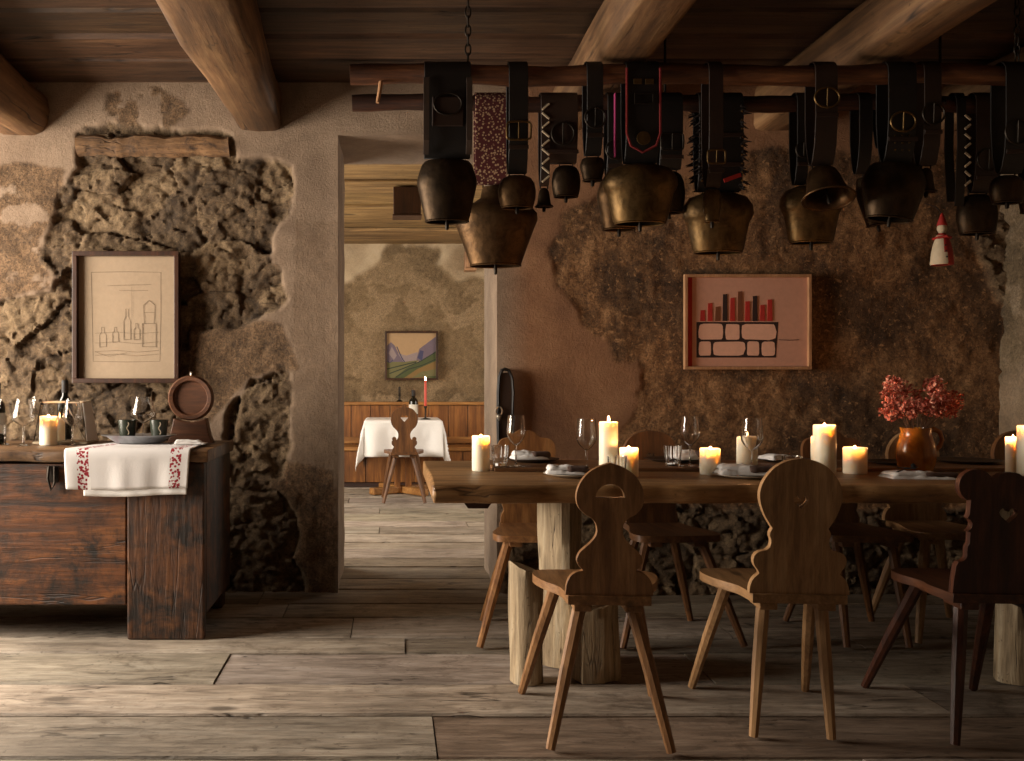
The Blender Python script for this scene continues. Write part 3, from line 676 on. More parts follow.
def chair(label, kind, x, y, rz, mat, rear=.16, front=.2, rw=.125, fw=.19, dep=.40, lean=.06, group='carved-back wooden chairs', rback=.02, ffwd=.03):
    t = thing('wooden_chair', label, 'chair', (x, y, 0), rz, group)
    back, holes = BACKS[kind]; ZS = .466; sm = mat.replace('chair', 'seat')
    out = sm_half([(rw, -dep/2), (rw+.004, -dep/2+.06), (rw+.012, -dep/2+.13), (fw-.03, -dep/2+.20), (fw, dep/2-.10), (fw-.005, dep/2-.03), (fw-.03, dep/2), (0, dep/2+.008)], 2)
    out[0] = (rw, -dep/2); out[-1] = (0, out[-1][1])
    full = out + [(-a, b) for a, b in out[::-1] if a > 1e-6]
    mb = MB(); mb.board(full, (), 0, .028, f=lambda p: Vector((p.x, p.z, ZS-.028+p.y)))
    mb.build('seat', sm, t, bevel=.006, smooth=40)
    y0 = -dep/2+.008
    mb = MB(); mb.board(mirror(back), holes, 0, .026, f=lambda p: Vector((p.x, y0+p.y-(p.z-.455)*lean, p.z+ZS-.455)))
    mb.build('backrest', mat, t, bevel=.004, smooth=40)
    for sx, sy in ((-1, -1), (1, -1), (-1, 1), (1, 1)):
        fx = rear if sy < 0 else front
        tx = rw*.62 if sy < 0 else fw*.62; ty = -dep/2+.075 if sy < 0 else dep/2-.09
        fyy = -dep/2-rback if sy < 0 else dep/2+ffwd
        mb = MB(); mb.tube([(sx*tx, ty, ZS-.034), (sx*(tx+(fx-tx)*.5), ty+(fyy-ty)*.5, ZS*.48), (sx*fx, fyy, .004)], [.0215, .0205, .0145], 8)
        mb.build('leg', mat, t, smooth=30, bevel=None)
    for sx in (-1, 1):
        for sy in (-1, 1):
            ww = rw if sy < 0 else fw*.8
            mb = MB(); mb.box((sx*ww*.62, -dep/2+.075 if sy < 0 else dep/2-.09, ZS-.042), (.055, .11, .024)); mb.build('leg_block', sm, t, bevel=.004)
    return t
chair('tan wooden chair with an arched hand hole in its back, before the log leg', 'arch', .680, 3.08, math.radians(-4), 'chair_oak', rear=.18, front=.23, fw=.208, ffwd=.11)
chair('light pine chair with a round heart-cut back at the middle front of the table', 'round', X_(803, 2.92), 3.10, math.radians(-5), 'chair_pine', rback=-.07, ffwd=.15, rear=.118, front=.20, rw=.14, fw=.222)
chair('dark brown chair with a scalloped heart-cut back at the front of the table', 'scallop', 1.90, 3.10, math.radians(-4), 'chair_dark', rback=0., ffwd=.16, rear=.155, front=.19, rw=.16, fw=.19)
chair('red-brown chair with a humped back behind the left end of the long table', 'hump', .63, 4.20, PI, 'chair_red', rear=.2, front=.255)
chair('brown chair with an oval back behind the table, above the water tumbler', 'oval', 1.215, 4.20, PI+.06, 'chair_brown', rear=.2, front=.26)
chair('brown chair with an oval back behind the tall thick candle', 'hump', 2.04, 4.20, PI, 'chair_brown', rear=.2, front=.13)
chair('pale wooden chair with a round back behind the amber jug', 'round', 2.46, 4.27, PI+.02, 'chair_pine', rear=.19, front=.22)
chair('chair with a round back behind the two candles at the right table end', 'oval', 2.93, 4.22, PI, 'chair_brown', rear=.16, front=.18)
chair('small dark chair with a heart-cut back at the back room table', 'trefoil', X_(404, 8.85), 8.86, 0, 'chair_brown', rear=.19, front=.2)

# ------------------------------------------------------------------ long table
TX0, TX1, TY0, TY1, TZ = .148, 3.05, 3.27, 4.28, .76
tb = thing('dining_table', 'long heavy plank table on rough log legs set for dinner', 'table', ((TX0+TX1)/2, (TY0+TY1)/2, 0))
hx, hy = (TX1-TX0)/2, (TY1-TY0)/2
mb = MB(); n = 60
def edge(i): return .006*math.sin(i*.9)+.004*math.sin(i*2.3+1)
prof = [(-hy, TZ-.064), (-hy-.004, TZ-.03), (-hy+.004, TZ-.004), (-hy+.02, TZ), (-hy*.33, TZ+.001), (hy*.33, TZ+.001), (hy-.02, TZ), (hy, TZ-.008), (hy, TZ-.064)]
vs = []
for i in range(n+1):
    x = -hx+2*hx*i/n
    for j, (a, b) in enumerate(prof):
        e = edge(i)*(1 if a < 0 else -1)*(abs(a) > hy*.9) + (.01 if i in (0, n) and 0 < j < 8 and False else 0)
        vs.append((x+(.004*math.sin(j*2) if i in (0, n) else 0), a+e, b))
k = len(prof); fs = []
for i in range(n):
    for j in range(k): fs.append((i*k+j, i*k+(j+1) % k, (i+1)*k+(j+1) % k, (i+1)*k+j))
fs += [tuple(range(k)), tuple(n*k+j for j in range(k))]
mb.add(vs, fs); mb.build('tabletop', 'table', tb, bevel=.008, smooth=35)
def logmesh(cx, cy, z0, z1, r, seed, n=18, top=.0, sq=1.0, flare=.08):
    mb = MB(); vs = []; m = 14
    for i in range(m+1):
        t = i/m; z = z0+(z1-z0)*t
        for k in range(n):
            th = 2*PI*k/n; d = Vector((math.cos(th), math.sin(th), 0))
            rr = r*(1+flare*(1-t)**2) + mnoise.noise(Vector((d.x*1.6+seed, d.y*1.6, z*1.8)))*r*.32 + mnoise.noise(Vector((d.x*5+seed, d.y*5, z*3)))*r*.07
            vs.append((cx+d.x*rr, cy+d.y*rr*sq, z + (top*d.x if i == m else 0)))
    fs = [(i*n+k, i*n+(k+1) % n, (i+1)*n+(k+1) % n, (i+1)*n+k) for i in range(m) for k in range(n)]
    fs += [tuple(range(n))[::-1], tuple(m*n+k for k in range(n))]
    mb.add(vs, fs); return mb
ox, oy = -(TX0+TX1)/2, -(TY0+TY1)/2
for gx in (0, 2.42-X_(545, 3.6)):
    Yl = 3.55
    logmesh(X_(526, Yl)+ox+gx, Yl+oy, 0, Z_(568, Yl), .066, 3+gx, top=-.025).build('log_leg', 'log', tb, smooth=40)
    logmesh(X_(597, Yl)+ox+gx, Yl+.06+oy, 0, Z_(606, Yl), .098, 9+gx, top=.02).build('log_leg', 'log', tb, smooth=40)
    logmesh(X_(560, 3.76)+.005+ox+gx, 3.78+oy, 0, TZ-.066, .082, 17+gx, sq=1.25, flare=0).build('post', 'log', tb, smooth=40)
mb = MB(); mb.board([(-.055, 0), (.055, 0), (.035, -.028), (-.035, -.028)], (), -.42, .42, f=lambda p: Vector((p.x+X_(474, 3.4)+ox+.01, p.y, p.z+TZ-.064)))
mb.build('batten', 'rail_dark', tb)
# long board along the middle of the table
BZT = TZ+.016
RB0 = X_(494, 3.75)
mb = MB(); mb.box(((RB0+2.85)/2, 3.93, TZ+.0085), (2.85-RB0, .38, .015))
tag(mb.build('serving_board', 'runner', bevel=.004), 'long dark wooden board running along the middle of the table under the glasses', 'board')

# ------------------------------------------------------------------ candles
def candle(label, px, base_py, w_px, top_py, zb, Y=None, lit=True, well=.019):
    Y = Y or Yof(base_py, zb); s = F/Y; r = w_px/2/s; h = Z_(top_py, Y)-zb
    t = thing('pillar_candle', label, 'candle', (X_(px, Y), Y, zb), R.uniform(0, 6), 'lit pillar candles')
    mb = MB(); mb.lathe([(r*.96, .0008), (r, .004), (r*1.005, h*.5), (r, h-.005), (r*.95, h-.0008), (r*.88, h-.002), (r*.74, h-well*.75), (r*.5, h-well), (r*.1, h-well)], 28)
    mb.build('wax', 'wax', t, smooth=50)
    mb = MB(); mb.tube([(0, 0, h-well-.002), (.0005, 0, h-well+.004), (.001, 0, h-well+.009)], .0011, 6); mb.build('wick', 'black', t)
    if lit:
        mb = MB(); mb.lathe([(.0006, 0), (.0034, .003), (.0042, .007), (.0034, .012), (.0016, .017), (.0004, .020)], 12, (.0008, 0, h-well+.004)); mb.build('flame', 'flame', t, smooth=60)
    return t
candle('white pillar candle at the left end of the long table', 481, 471, 18, 435.5, TZ)
candle('tall white candle with a visible flame behind the arched chair back', 608.5, 474.5, 18.5, 421.5, TZ, well=.003)
candle('short candle close beside the tall flaming candle behind the arched chair back', 629, 477, 18.5, 447.5, TZ)
candle('short wide candle between the tumblers and the middle napkin', 710, 474.5, 20, 448, TZ)
candle('medium candle seen through the bowl of a wine glass', 747, 465, 20, 436.5, BZT, well=.003)
candle('tallest thick white candle above the round pine chair back', 824.5, 476, 21.5, 424.5, TZ)
candle('candle half hidden directly behind the tallest thick candle', 821.5, 463, 20, 436, BZT)
candle('short wide glowing candle standing alone left of the amber jug', 855, 473.5, 22.5, 447, TZ)
candle('slim candle left of the other one at the right end of the table', 1013, 473, 13.5, 436.5, TZ)
candle('tall candle at the right edge of the photo on the long table', 1029, 475.5, 21, 425.5, TZ)
candle('white candle among the wine glasses on the dark chest', 48.5, 445, 17, 416, .82)

# ------------------------------------------------------------------ glasses
def wine_glass(label, px, Y, zb, h=.205, r=.037, wide=False, group='empty wine glasses'):
    t = thing('wine_glass', label, 'wine glass', (X_(px, Y), Y, zb), 0, group)
    b0 = h*.42; th = .0018
    if wide: o = [(.004, b0), (.012, b0+.003), (r*.8, b0+.022), (r, b0+.038), (r*.93, b0+.06), (r*.62, h)]
    else: o = [(.004, b0), (.012, b0+.004), (r*.70, b0+.020), (r*.95, b0+.038), (r, b0+.054), (r*.97, b0+.078), (r*.87, h)]
    sp = []
    for i in range(len(o)-1):
        for q in range(4):
            tt = q/4; p0, p1, p2, p3 = o[max(i-1, 0)], o[i], o[i+1], o[min(i+2, len(o)-1)]
            sp.append(tuple(.5*(2*p1[d]+(p2[d]-p0[d])*tt+(2*p0[d]-5*p1[d]+4*p2[d]-p3[d])*tt**2+(3*p1[d]-p0[d]-3*p2[d]+p3[d])*tt**3) for d in (0, 1)))
    sp.append(o[-1])
    inner = [(max(a-th, .0008), b+th) for a, b in sp[::-1] if a > .006]; inner[0] = (sp[-1][0]-th, sp[-1][1])
    mb = MB(); mb.lathe(sp+inner+[(.0008, b0+.004)], 28); mb.build('bowl', 'glass', t, smooth=60)
    mb = MB(); mb.lathe([(.0335, .0008), (.034, .0018), (.02, .0045), (.006, .009), (.0036, .02), (.0034, b0*.6), (.0042, b0+.0005)], 20); mb.build('stem', 'glass', t, smooth=60)
    return t
wine_glass('wine glass beside the tumbler at the left end of the long table', 516, 3.79, BZT)
wine_glass('wine glass just left of the tall flaming candle', 586.5, 3.70, TZ, .212, .04)
wine_glass('wine glass behind the short wide candle left of the middle napkin', 690, 3.80, BZT, .20, .0385)
wine_glass('wine glass standing in front of a lit candle', 752, 3.66, TZ, .215, .041)
wine_glass('wine glass at the far left of the dark chest beside a bottle', 5, 4.42, .82, .215, .052, True)
wine_glass('second wine glass from the left end of the dark chest', 23.5, 4.36, .82, .215, .052, True)
wine_glass('wine glass behind the candle on the dark chest', 39, 4.52, .82, .225, .05, True)
wine_glass('wine glass in front of the tapered glass lantern', 72.5, 4.40, .82, .215, .046, True)
wine_glass('wide wine glass on the pewter tray between two dark cups', 143, 4.42, .834, .21, .058, True)
def tumbler(label, px, Y, zb, r=.036, h=.082):
    t = thing('tumbler', label, 'tumbler', (X_(px, Y), Y, zb), R.uniform(0, 1), 'faceted water tumblers')
    mb = MB(); n = 20; vs = []
    prof = [(r*.78, .0008), (r*.8, .004), (r*.88, h*.4), (r*.97, h*.72), (r, h), (r-.002, h), (r*.92-.002, h*.72), (r*.82, h*.4), (r*.7, .012)]
    for j, (rr, z) in enumerate(prof):
        for k in range(n):
            fac = 1+(.035 if k % 2 else -.02)*(0 < j < 4); th = 2*PI*k/n; vs.append((rr*fac*math.cos(th), rr*fac*math.sin(th), z))
    m = len(prof); fs = [(i*n+k, i*n+(k+1) % n, (i+1)*n+(k+1) % n, (i+1)*n+k) for i in range(m-1) for k in range(n)]
    fs += [tuple(range(n))[::-1], tuple((m-1)*n+k for k in range(n))]
    mb.add(vs, fs); mb.build('tumbler_glass', 'glass', t, smooth=25); return t
tumbler('water tumbler between the leftmost candle and wine glass on the long table', 500, 3.84, BZT)
tumbler('water tumbler with its rim just above the arched chair back', 617, 3.50, TZ)
tumbler('water tumbler left of a wine glass behind the short wide candle', 673, 3.83, BZT)
tumbler('water tumbler just behind the round pine chair back', 792, 3.50, TZ)

# ------------------------------------------------------------------ plates and napkins
def plate(label, px, Y, zb, r, mat):
    t = thing('plate', label, 'plate', (X_(px, Y), Y, zb), 0, 'plates on the long table')
    mb = MB(); mb.lathe([(r*.55, .001), (r*.62, .0015), (r*.97, .011), (r, .013), (r*.99, .0145), (r*.7, .0075), (r*.6, .005), (r*.1, .005)], 36); mb.build('dish', mat, t, smooth=50); return t
def napkin(label, px, Y, zb, w, d, h, rz, dark=True, seed=0):
    t = thing('napkin', label, 'napkin', (X_(px, Y), Y, zb), rz, 'folded linen napkins')
    rn = random.Random(seed); mb = MB(); nx, ny = 30, 20; n1 = nx+1
    for L, (sw, sd, sh, off, ang) in enumerate(((1.0, 1.0, .55, (0, 0), 0), (.82, .86, .5, (-w*.06, d*.03), rn.uniform(-.15, .15)))):
        vs = []; base_z = 0 if L == 0 else h*.42; hh = h*sh
        for side in (1, 0):
            for j in range(ny+1):
                for i in range(nx+1):
                    u, v = 2*i/nx-1, 2*j/ny-1
                    pil = max(0, (1-abs(u)**7)*(1-abs(v)**6))**.45
                    x, y = u*w/2*sw*(1+.03*math.sin(v*3+seed)), v*d/2*sd*(1+.03*math.sin(u*2.5+seed))
                    wr = mnoise.noise(Vector((x*26+seed*3, y*12, L*4.)))*.006+mnoise.noise(Vector((x*60+seed, y*30, L*4.)))*.002
                    z = base_z+(.0008 if side == 0 else max(.0012, hh*pil*(1-.35*max(0, u))+wr*pil))
                    vs.append((x*math.cos(ang)-y*math.sin(ang)+off[0], x*math.sin(ang)+y*math.cos(ang)+off[1], z))
        base = (ny+1)*n1; fs = []
        for j in range(ny):
            for i in range(nx):
                a = j*n1+i; fs.append((a, a+1, a+n1+1, a+n1)); fs.append((base+a, base+a+n1, base+a+n1+1, base+a+1))
        bd = [i for i in range(nx)]+[j*n1+nx for j in range(ny)]+[ny*n1+i for i in range(nx, 0, -1)]+[j*n1 for j in range(ny, 0, -1)]
        for q in range(len(bd)): a, b = bd[q], bd[(q+1) % len(bd)]; fs.append((a, base+a, base+b, b))
        mb.add(vs, fs)
    mb.build('cloth', 'linen', t, smooth=50)
    if dark:
        m2 = MB(); pts = [(w*.02+i*w*.50/10, -d*.30+d*.12*i/10, h*.50) for i in range(11)]
        m2.tube(pts, [h*.34]+[h*(.42+.01*math.sin(i*2.1)) for i in range(9)]+[h*.38], 14, sq=(1.0, 1.7))
        o = m2.build('fold', 'linen_b', t, smooth=50); o['label'] = 'dark brown rolled fold'
    return t
plate('plate under a napkin at the back left of the long table', 532, 4.03, BZT, .115, 'ceramic_d')
napkin('white napkin on the back left plate behind the wine glass', 529, 4.03, BZT+.0125, .15, .12, .036, .1, True, 1)
plate('pale plate at the front left of the long table under a folded napkin', 573, 3.56, TZ, .11, 'ceramic')
napkin('folded white napkin on the front left plate beside the arched chair back', 566, 3.56, TZ+.0125, .15, .11, .034, -.15, True, 2)
plate('dark plate behind the water tumbler near the middle of the table', 672, 4.03, BZT, .115, 'ceramic_d')
napkin('white napkin behind the tumbler and wine glass near the middle', 690, 4.02, BZT+.0125, .14, .12, .04, .15, True, 3)
plate('pale plate at the front middle of the table left of the round chair back', 746, 3.53, TZ, .12, 'ceramic')
napkin('white and brown napkin on the front middle plate left of the round chair back', 745, 3.53, TZ+.0125, .20, .12, .038, -.1, True, 4)
plate('plate at the back of the table left of the tallest candle', 783, 4.03, BZT, .11, 'ceramic_d')
napkin('flat white napkin at the back of the table left of the tallest candle', 778, 4.0, BZT+.0125, .13, .11, .022, .3, False, 5)
napkin('long white napkin lying flat in front of the amber jug', 918, 3.515, TZ, .235, .13, .026, -.08, True, 6)
plate('dark plate behind the left side of the amber jug', 893, 3.90, BZT, .10, 'ceramic_d')
plate('large dark plate to the right of the amber jug', 965, 3.98, BZT, .135, 'ceramic_d')
mb = MB(); xb = X_(906, 3.52)
mb.tube([(xb-.05, 3.49, TZ+.024), (xb-.01, 3.51, TZ+.033), (xb+.03, 3.53, TZ+.036), (xb+.06, 3.55, TZ+.036)], .0025, 6)
mb.tube([(xb-.01, 3.56, TZ+.034), (xb+.0, 3.52, TZ+.036), (xb+.025, 3.50, TZ+.036)], .002, 6)
mb.lathe([(.001, -.008), (.008, -.004), (.009, .003), (.002, .009)], 8, (xb+.035, 3.535, TZ+.043))
tag(mb.build('dried_sprig', 'black', smooth=40), 'dark dried sprig on the white napkin before the jug', 'sprig')

# ------------------------------------------------------------------ jug with dried flowers
JY = 3.662; JX = X_(916, JY); jg = thing('jug', 'amber glazed stoneware jug holding dried red flowers', 'jug', (JX, JY, TZ+.001))
JB = TZ+.001; js = F/JY
mb = MB(); jp = [(.050, .0), (.054, .004), (.066, .035), (.0715, .070), (.068, .105), (.057, .14), (.053, .155), (.056, .176), (.052, .176), (.049, .155), (.052, .138), (.063, .105), (.066, .07), (.06, .035), (.03, .012)]
mb.lathe([(a, b+.001) for a, b in jp], 32); mb.build('jug_body', 'jug', jg, smooth=60)
mb = MB(); mb.tube([(.046, 0, .16), (.068, 0, .172), (.092, 0, .160), (.101, 0, .132), (.092, 0, .105), (.066, 0, .085)], [.0075, .008, .0075, .007, .007, .008], 10, sq=(1.2, .8)); mb.build('handle', 'jug', jg, smooth=50)
mb = MB(); mb.add([(-.046, -.02, .172), (-.046, .02, .172), (-.064, 0, .176), (-.045, -.014, .145), (-.045, .014, .145)], [(0, 2, 3), (2, 1, 4), (2, 4, 3), (0, 1, 2)]); mb.build('spout', 'jug', jg)
rn = random.Random(21)
sprigs = [(-.10, .245, -.01), (.0, .255, .04), (.055, .21, -.05), (.10, .245, .0), (-.06, .22, .03), (.03, .215, -.06), (-.115, .20, -.03), (-.085, .28, .01), (-.045, .21, -.05), (-.04, .275, .05), (.02, .22, .02), (.045, .265, -.04), (.085, .28, .03), (.115, .21, -.02), (.15, .235, .02), (.0, .215, -.06), (-.07, .205, -.04), (.08, .21, -.03)]
for i, (dx, dz, dy) in enumerate(sprigs):
    t = thing('dried_flower_stem', 'dried red hydrangea stem standing in the amber jug', 'dried flower', (JX, JY, JB+.02), 0, 'dried red flowers in the jug')
    q = .025; nd = math.hypot(dx, dy)+1e-6; sx_, sy_ = dx*q/max(nd, .03), dy*q/max(nd, .03)
    dz = dz*1.25-.035; top = Vector((dx*1.03, dy, dz)); mb = MB()
    mb.tube([(-sx_*.3, -sy_*.3, .005), (sx_, sy_, .14), (dx*.7, dy*.7, .14+(dz-.14)*.6+.0), tuple(top)], [.002, .002, .0016, .001], 5); mb.build('stem', 'stem', t)
    mb = MB()
    for k in range(150):
        d = Vector((rn.gauss(0, 1), rn.gauss(0, 1), rn.gauss(0, 1))).normalized()*(.038*rn.uniform(.4, 1.1))
        p = top+Vector((d.x, d.y, d.z*.95+.006)); s = rn.uniform(.0045, .009)
        a = Vector((rn.gauss(0, 1), rn.gauss(0, 1), rn.gauss(0, 1))).normalized(); b = a.orthogonal().normalized(); c = a.cross(b)
        mb.add([p-b*s, p+c*s*.7+a*s*.3, p+b*s, p-c*s*.7+a*s*.3], [(0, 1, 2), (0, 2, 3)])
    mb.build('blossom', 'petal', t)

# ------------------------------------------------------------------ bells on their rails
RYF, RYB, RZC = 3.90, 4.30, 2.375
def rail(label, Y, r, mat, x0, sq, peg=None, z=RZC):
    t = thing('hanging_rail', label, 'rail', (0, Y, z)); mb = MB(); n = 40
    mb.tube([(x0+(3.12-x0)*i/n, .004*math.sin(i*.8), .006*math.sin(i*.5)) for i in range(n+1)], [r*(1+.06*math.sin(i*1.7)) for i in range(n+1)], 14, sq=sq); mb.build('log', mat, t, smooth=40)
    if peg:
        mb = MB(); mb.tube([(peg+.004, -.02, -.035), (peg, -.03, -.07), (peg-.010, -.034, -.125)], [.009, .0085, .007], 8); mb.build('peg', 'frame_pale', t, smooth=40)
    return t
rail('front round log rail hung from the ceiling with bell straps over it', RYF, .041, 'rail', X_(350, RYF), (1, 1), X_(380, RYF))
rail('rear dark wooden rail behind the front log with bell straps over it', RYB, .038, 'rail_dark', X_(352, RYB), (1, .8))
def chain(label, x, Y, z0, z1):
    t = thing('hanging_chain', label, 'chain', (x, Y, z0)); mb = MB(); n = int((z1-z0)/.036)
    for i in range(n):
        zc = .02+i*(z1-z0)/n; c = []
        for k in range(12):
            th = 2*PI*k/12; a, b = .011*math.cos(th), .024*math.sin(th); c.append((a, 0, zc+b) if i % 2 else (0, a, zc+b))
        mb.tube(c, .0035, 6, closed=True)
    mb.build('links', 'iron', t, smooth=50); return t
chain('iron chain holding the front rail above the big square-strapped bell', X_(468, RYF), RYF, RZC+.045, RZ+.01)
chain('iron chain holding the front rail at the right edge of the photo', X_(1017, RYF), RYF, RZC+.045, RZ+.01)
for px, Y, lb in ((665, RYB, 'thin iron rod holding the rear rail right of the middle beam'), (940, RYB, 'thin iron rod holding the rear rail right of the rightmost beam')):
    mb = MB(); mb.tube([(0, 0, 0), (0, 0, RZ-RZC-.02)], .006, 8); mb.tube([(0, .0, .0), (.0, -.02, -.02), (0, -.044, -.045)], .006, 8)
    o = mb.build('suspension_rod', 'iron', smooth=50); o.location = (X_(px, Y), Y, RZC+.032); tag(o, lb, 'rod')

P_T = [(.71, 0), (.74, .04), (.82, .22), (.93, .46), (1.0, .62), (.99, .70), (.92, .82), (.84, .93), (.74, .985), (.45, 1.0)]
P_BIG = [(.60, 0), (.63, .05), (.74, .22), (.88, .42), (1.0, .58), (.99, .66), (.86, .74), (.52, .80), (.36, .86), (.33, .95), (.30, 1.0)]
P_FL = [(1.0, 0), (.93, .05), (.80, .2), (.72, .42), (.66, .65), (.55, .85), (.38, .96), (.2, 1.0)]
P_RD = [(.80, 0), (.88, .08), (.97, .3), (1.0, .5), (.93, .75), (.75, .92), (.45, 1.0)]
P_SH = [(.66, 0), (.72, .06), (.80, .3), (.88, .52), (.93, .56), (1.0, .66), (.97, .8), (.82, .93), (.5, 1.0)]
def bell(label, px, yt, yb, w, sw, rl, prof, mat, strap='leather', buckle=None, bmat='brass', sy=.66, tilt=0., extra=None, spx=None, roll=0., lift=0., boost=.0, plates=0):
    RY = RYF if rl == 'f' else RYB; s = F/RY; rr = .041 if rl == 'f' else .036
    zt, zb = Z_(yt, RY), Z_(yb, RY); h = zt-zb; r = w/2/s; hs = sw/2/s; x = X_(px, RY); sx = 0 if spx is None else X_(spx, RY)-x
    t = thing('cowbell', label, 'cowbell', (x, RY, zb), 0, 'cowbells hung on the rails')
    # body
    o = [(a*r, b*h) for a, b in prof]; th = .004
    i_ = [(max(a-th, .002), max(b-th, 0) if k else 0.0) for k, (a, b) in enumerate(o)][::-1]
    mb = MB(); mb.lathe(o+[(.002, h)], 30, (0, 0, 0), sy, caps=False); mb.lathe([(.002, h-th)]+i_, 30, (0, 0, 0), sy, caps=False)
    n = 30; L = len(o)+1; off = L*n; k0 = off+(len(i_))*n
    mb.add([], [])
    mb.f += [(k, (k+1) % n, k0+(k+1) % n, k0+k) for k in range(n)]; mb.m += [0]*n
    # rim bead and belt
    mb.tube([(o[0][0]*math.cos(2*PI*k/24), o[0][0]*sy*math.sin(2*PI*k/24), .002) for k in range(24)], .0045, 6, closed=True)
    b_ = mb.build('bell_body', mat, t, smooth=45)
    if tilt or roll:
        b_.rotation_euler = (tilt, roll, 0)
        b_.location = Vector((0, 0, h)) - Matrix.Rotation(roll, 3, 'Y') @ Matrix.Rotation(tilt, 3, 'X') @ Vector((0, 0, h))
    # clapper
    mb = MB(); cl = .018+h*.06
    mb.tube([(0, 0, h*.7), (0, 0, -cl*.4)], .005, 6); mb.lathe([(.002, -cl), (.007, -cl+.002), (.0085, -cl*.3), (.004, .012)], 10); c_ = mb.build('clapper', 'iron', t, smooth=45)
    if tilt or roll: c_.rotation_euler = b_.rotation_euler; c_.location = b_.location
    # staple on the crown and the strap loop
    mb = MB(); ws = min(hs*.8, r*.45); mb.tube([(-ws, 0, h-.004), (-ws, 0, h+.016), (ws, 0, h+.016), (ws, 0, h-.004)], .004, 6); mb.build('staple', 'iron', t, smooth=45)
    top = RZC-zb; d = rr+.008
    fr = [(-.008, h+.010), (-.02, h+.03), (-d*.8, h+.09)] if top-h > .16 else [(-.008, h+.010), (-.02, h+.025)]
    path = fr+[(-d, (top+h)/2), (-d, top-.01)]+[(-d*math.cos(a), top+d*math.sin(a)*(1.0)) for a in [PI*q/8 for q in range(1, 8)]]+[(d, top-.01), (d, (top+h)/2)]+[(-a, b) for a, b in fr[::-1]]
    mb = MB(); mb.ribbon(path, sx-hs, sx+hs, .006); st_ = mb.build('strap', strap, t, smooth=50, bevel=.0015, seg=1)
    if buckle:
        kind, by = buckle; bz = Z_(by, RY-d)-zb; bw = min(hs*1.25, .05); bh = {'r': bw*.75, 'o': bw*.8, 'c': bw}[kind]; pts = []
        nn = 24
        e = .35 if kind == 'r' else 1.0
        for k in range(nn):
            a = 2*PI*k/nn; pts.append((sx+math.copysign(abs(math.cos(a))**e, math.cos(a))*bw, -d-.007, bz+math.copysign(abs(math.sin(a))**e, math.sin(a))*bh))
        mb = MB(); mb.tube(pts, .0045, 6, closed=True); mb.tube([(sx, -d-.007, bz-bh), (sx, -d-.012, bz+bh*.9)], .003, 6); mb.build('buckle', bmat, st_, smooth=45)
        mb = MB(); mb.box((sx, -d-.006, bz-bh-.03), (hs*2.06, .006, .018)); mb.build('keeper', 'leather_b', st_, bevel=.002)
    if extra: extra(t, st_, sx, hs, d, top, h)
    return t
def ex_square(t, st_, sx, hs, d, top, h):
    mb = MB(); mb.box((sx, -d-.008, (top+h)/2+.01), (hs*1.35, .008, .12)); o = mb.build('strap_plate', 'leather_b', st_, bevel=.004)
    mb = MB(); mb.tube([(sx+hs*.6*math.cos(a), -d-.014, (top+h)/2+.04+.045*math.sin(a)) for a in [2*PI*k/16 for k in range(16)]], .004, 6, closed=True); mb.build('emblem', 'iron', st_, smooth=45)
    for sg in (-1, 1):
        mb = MB(); mb.ribbon([(-d-.012, top-.03), (-d-.02, top-.14), (-d-.012, h+.07), (-.03, h+.02)], sx+sg*hs*.92-.012, sx+sg*hs*.92+.012, .005); mb.build('side_strap', 'leather_w', st_, bevel=.001)
def ex_plates(t, st_, sx, hs, d, top, h):
    y = -d-.006; 
    mb = MB()
    for sg in (-1, 1): mb.tube([(sx+sg*hs, y, top+.01), (sx+sg*hs, y, h+.12), (sx+sg*hs*.75, y+.002, h+.07), (sx, y+.008, h+.045)], .005, 6)
    mb.build('trim', 'red_felt', st_, smooth=40)
    for sg in (-1, 1): mb = MB(); mb.box((sx+sg*hs*.35, y-.001, top-.045), (hs*.5, .006, .022)); mb.build('brass_plate', 'brass', st_, bevel=.001)
    mb = MB(); mb.lathe([(.001, -.003), (hs*.42, -.002), (hs*.42, .002), (.001, .003)], 14, (sx, 0, 0)); 
    k = 4*14; mb.v[-k:] = [(x, y-.001+z, h+.10+yy) for x, yy, z in mb.v[-k:]]
    mb.build('ornament', 'brass', st_, bevel=.001)
    mb = MB(); 
    zc = top-.115
    mb.tube([(sx-hs*.55, y-.004, zc-.02), (sx+hs*.55, y-.004, zc-.02), (sx+hs*.55, y-.004, zc+.02), (sx-hs*.55, y-.004, zc+.02)], .004, 6, closed=True); mb.build('square_ring', 'iron', st_)
    mb = MB(); mb.box((sx-hs-.035, 0, (top+h)/2-.02), (.006, .02, (top-h)*.7)); mb.build('cord', 'pink', st_, bevel=.002)
def ex_fringe(t, st_, sx, hs, d, top, h):
    rn = random.Random(5); mb = MB(); m2 = MB()
    for sg in (-1, 1):
        for k in range(70):
            z = h+.02+(top-h-.04)*rn.random(); x = sx+sg*hs*rn.uniform(.8, 1.0); yy = rn.choice((-1, 1))*d+rn.uniform(-.01, .01)
            L = rn.uniform(.015, .035); mb.tube([(x, yy, z), (x+sg*L, yy+rn.uniform(-.015, .015), z-rn.uniform(.0, .02))], [.006, .0015], 5)
        for k in range(9): m2.lathe([(.001, -.006), (.006, 0), (.001, .006)], 8, (sx+sg*hs*.9, -d-.008, h+.05+(top-h-.1)*k/8))
    mb.build('fringe', 'fur', st_)['kind'] = 'stuff'; m2.build('studs', 'brass', st_, smooth=45)
    for z in (.3, .62): mb = MB(); mb.box((sx, -d-.006, h+(top-h)*z), (hs*2.02, .006, .02)); mb.build('keeper', 'leather_b', st_, bevel=.002)
    mb = MB(); mb.box((sx+hs*.45, -d-.012, h+(top-h)*.15), (hs*.8, .006, .018), rotY(-.35)); mb.build('red_tape', 'red_paint', st_)
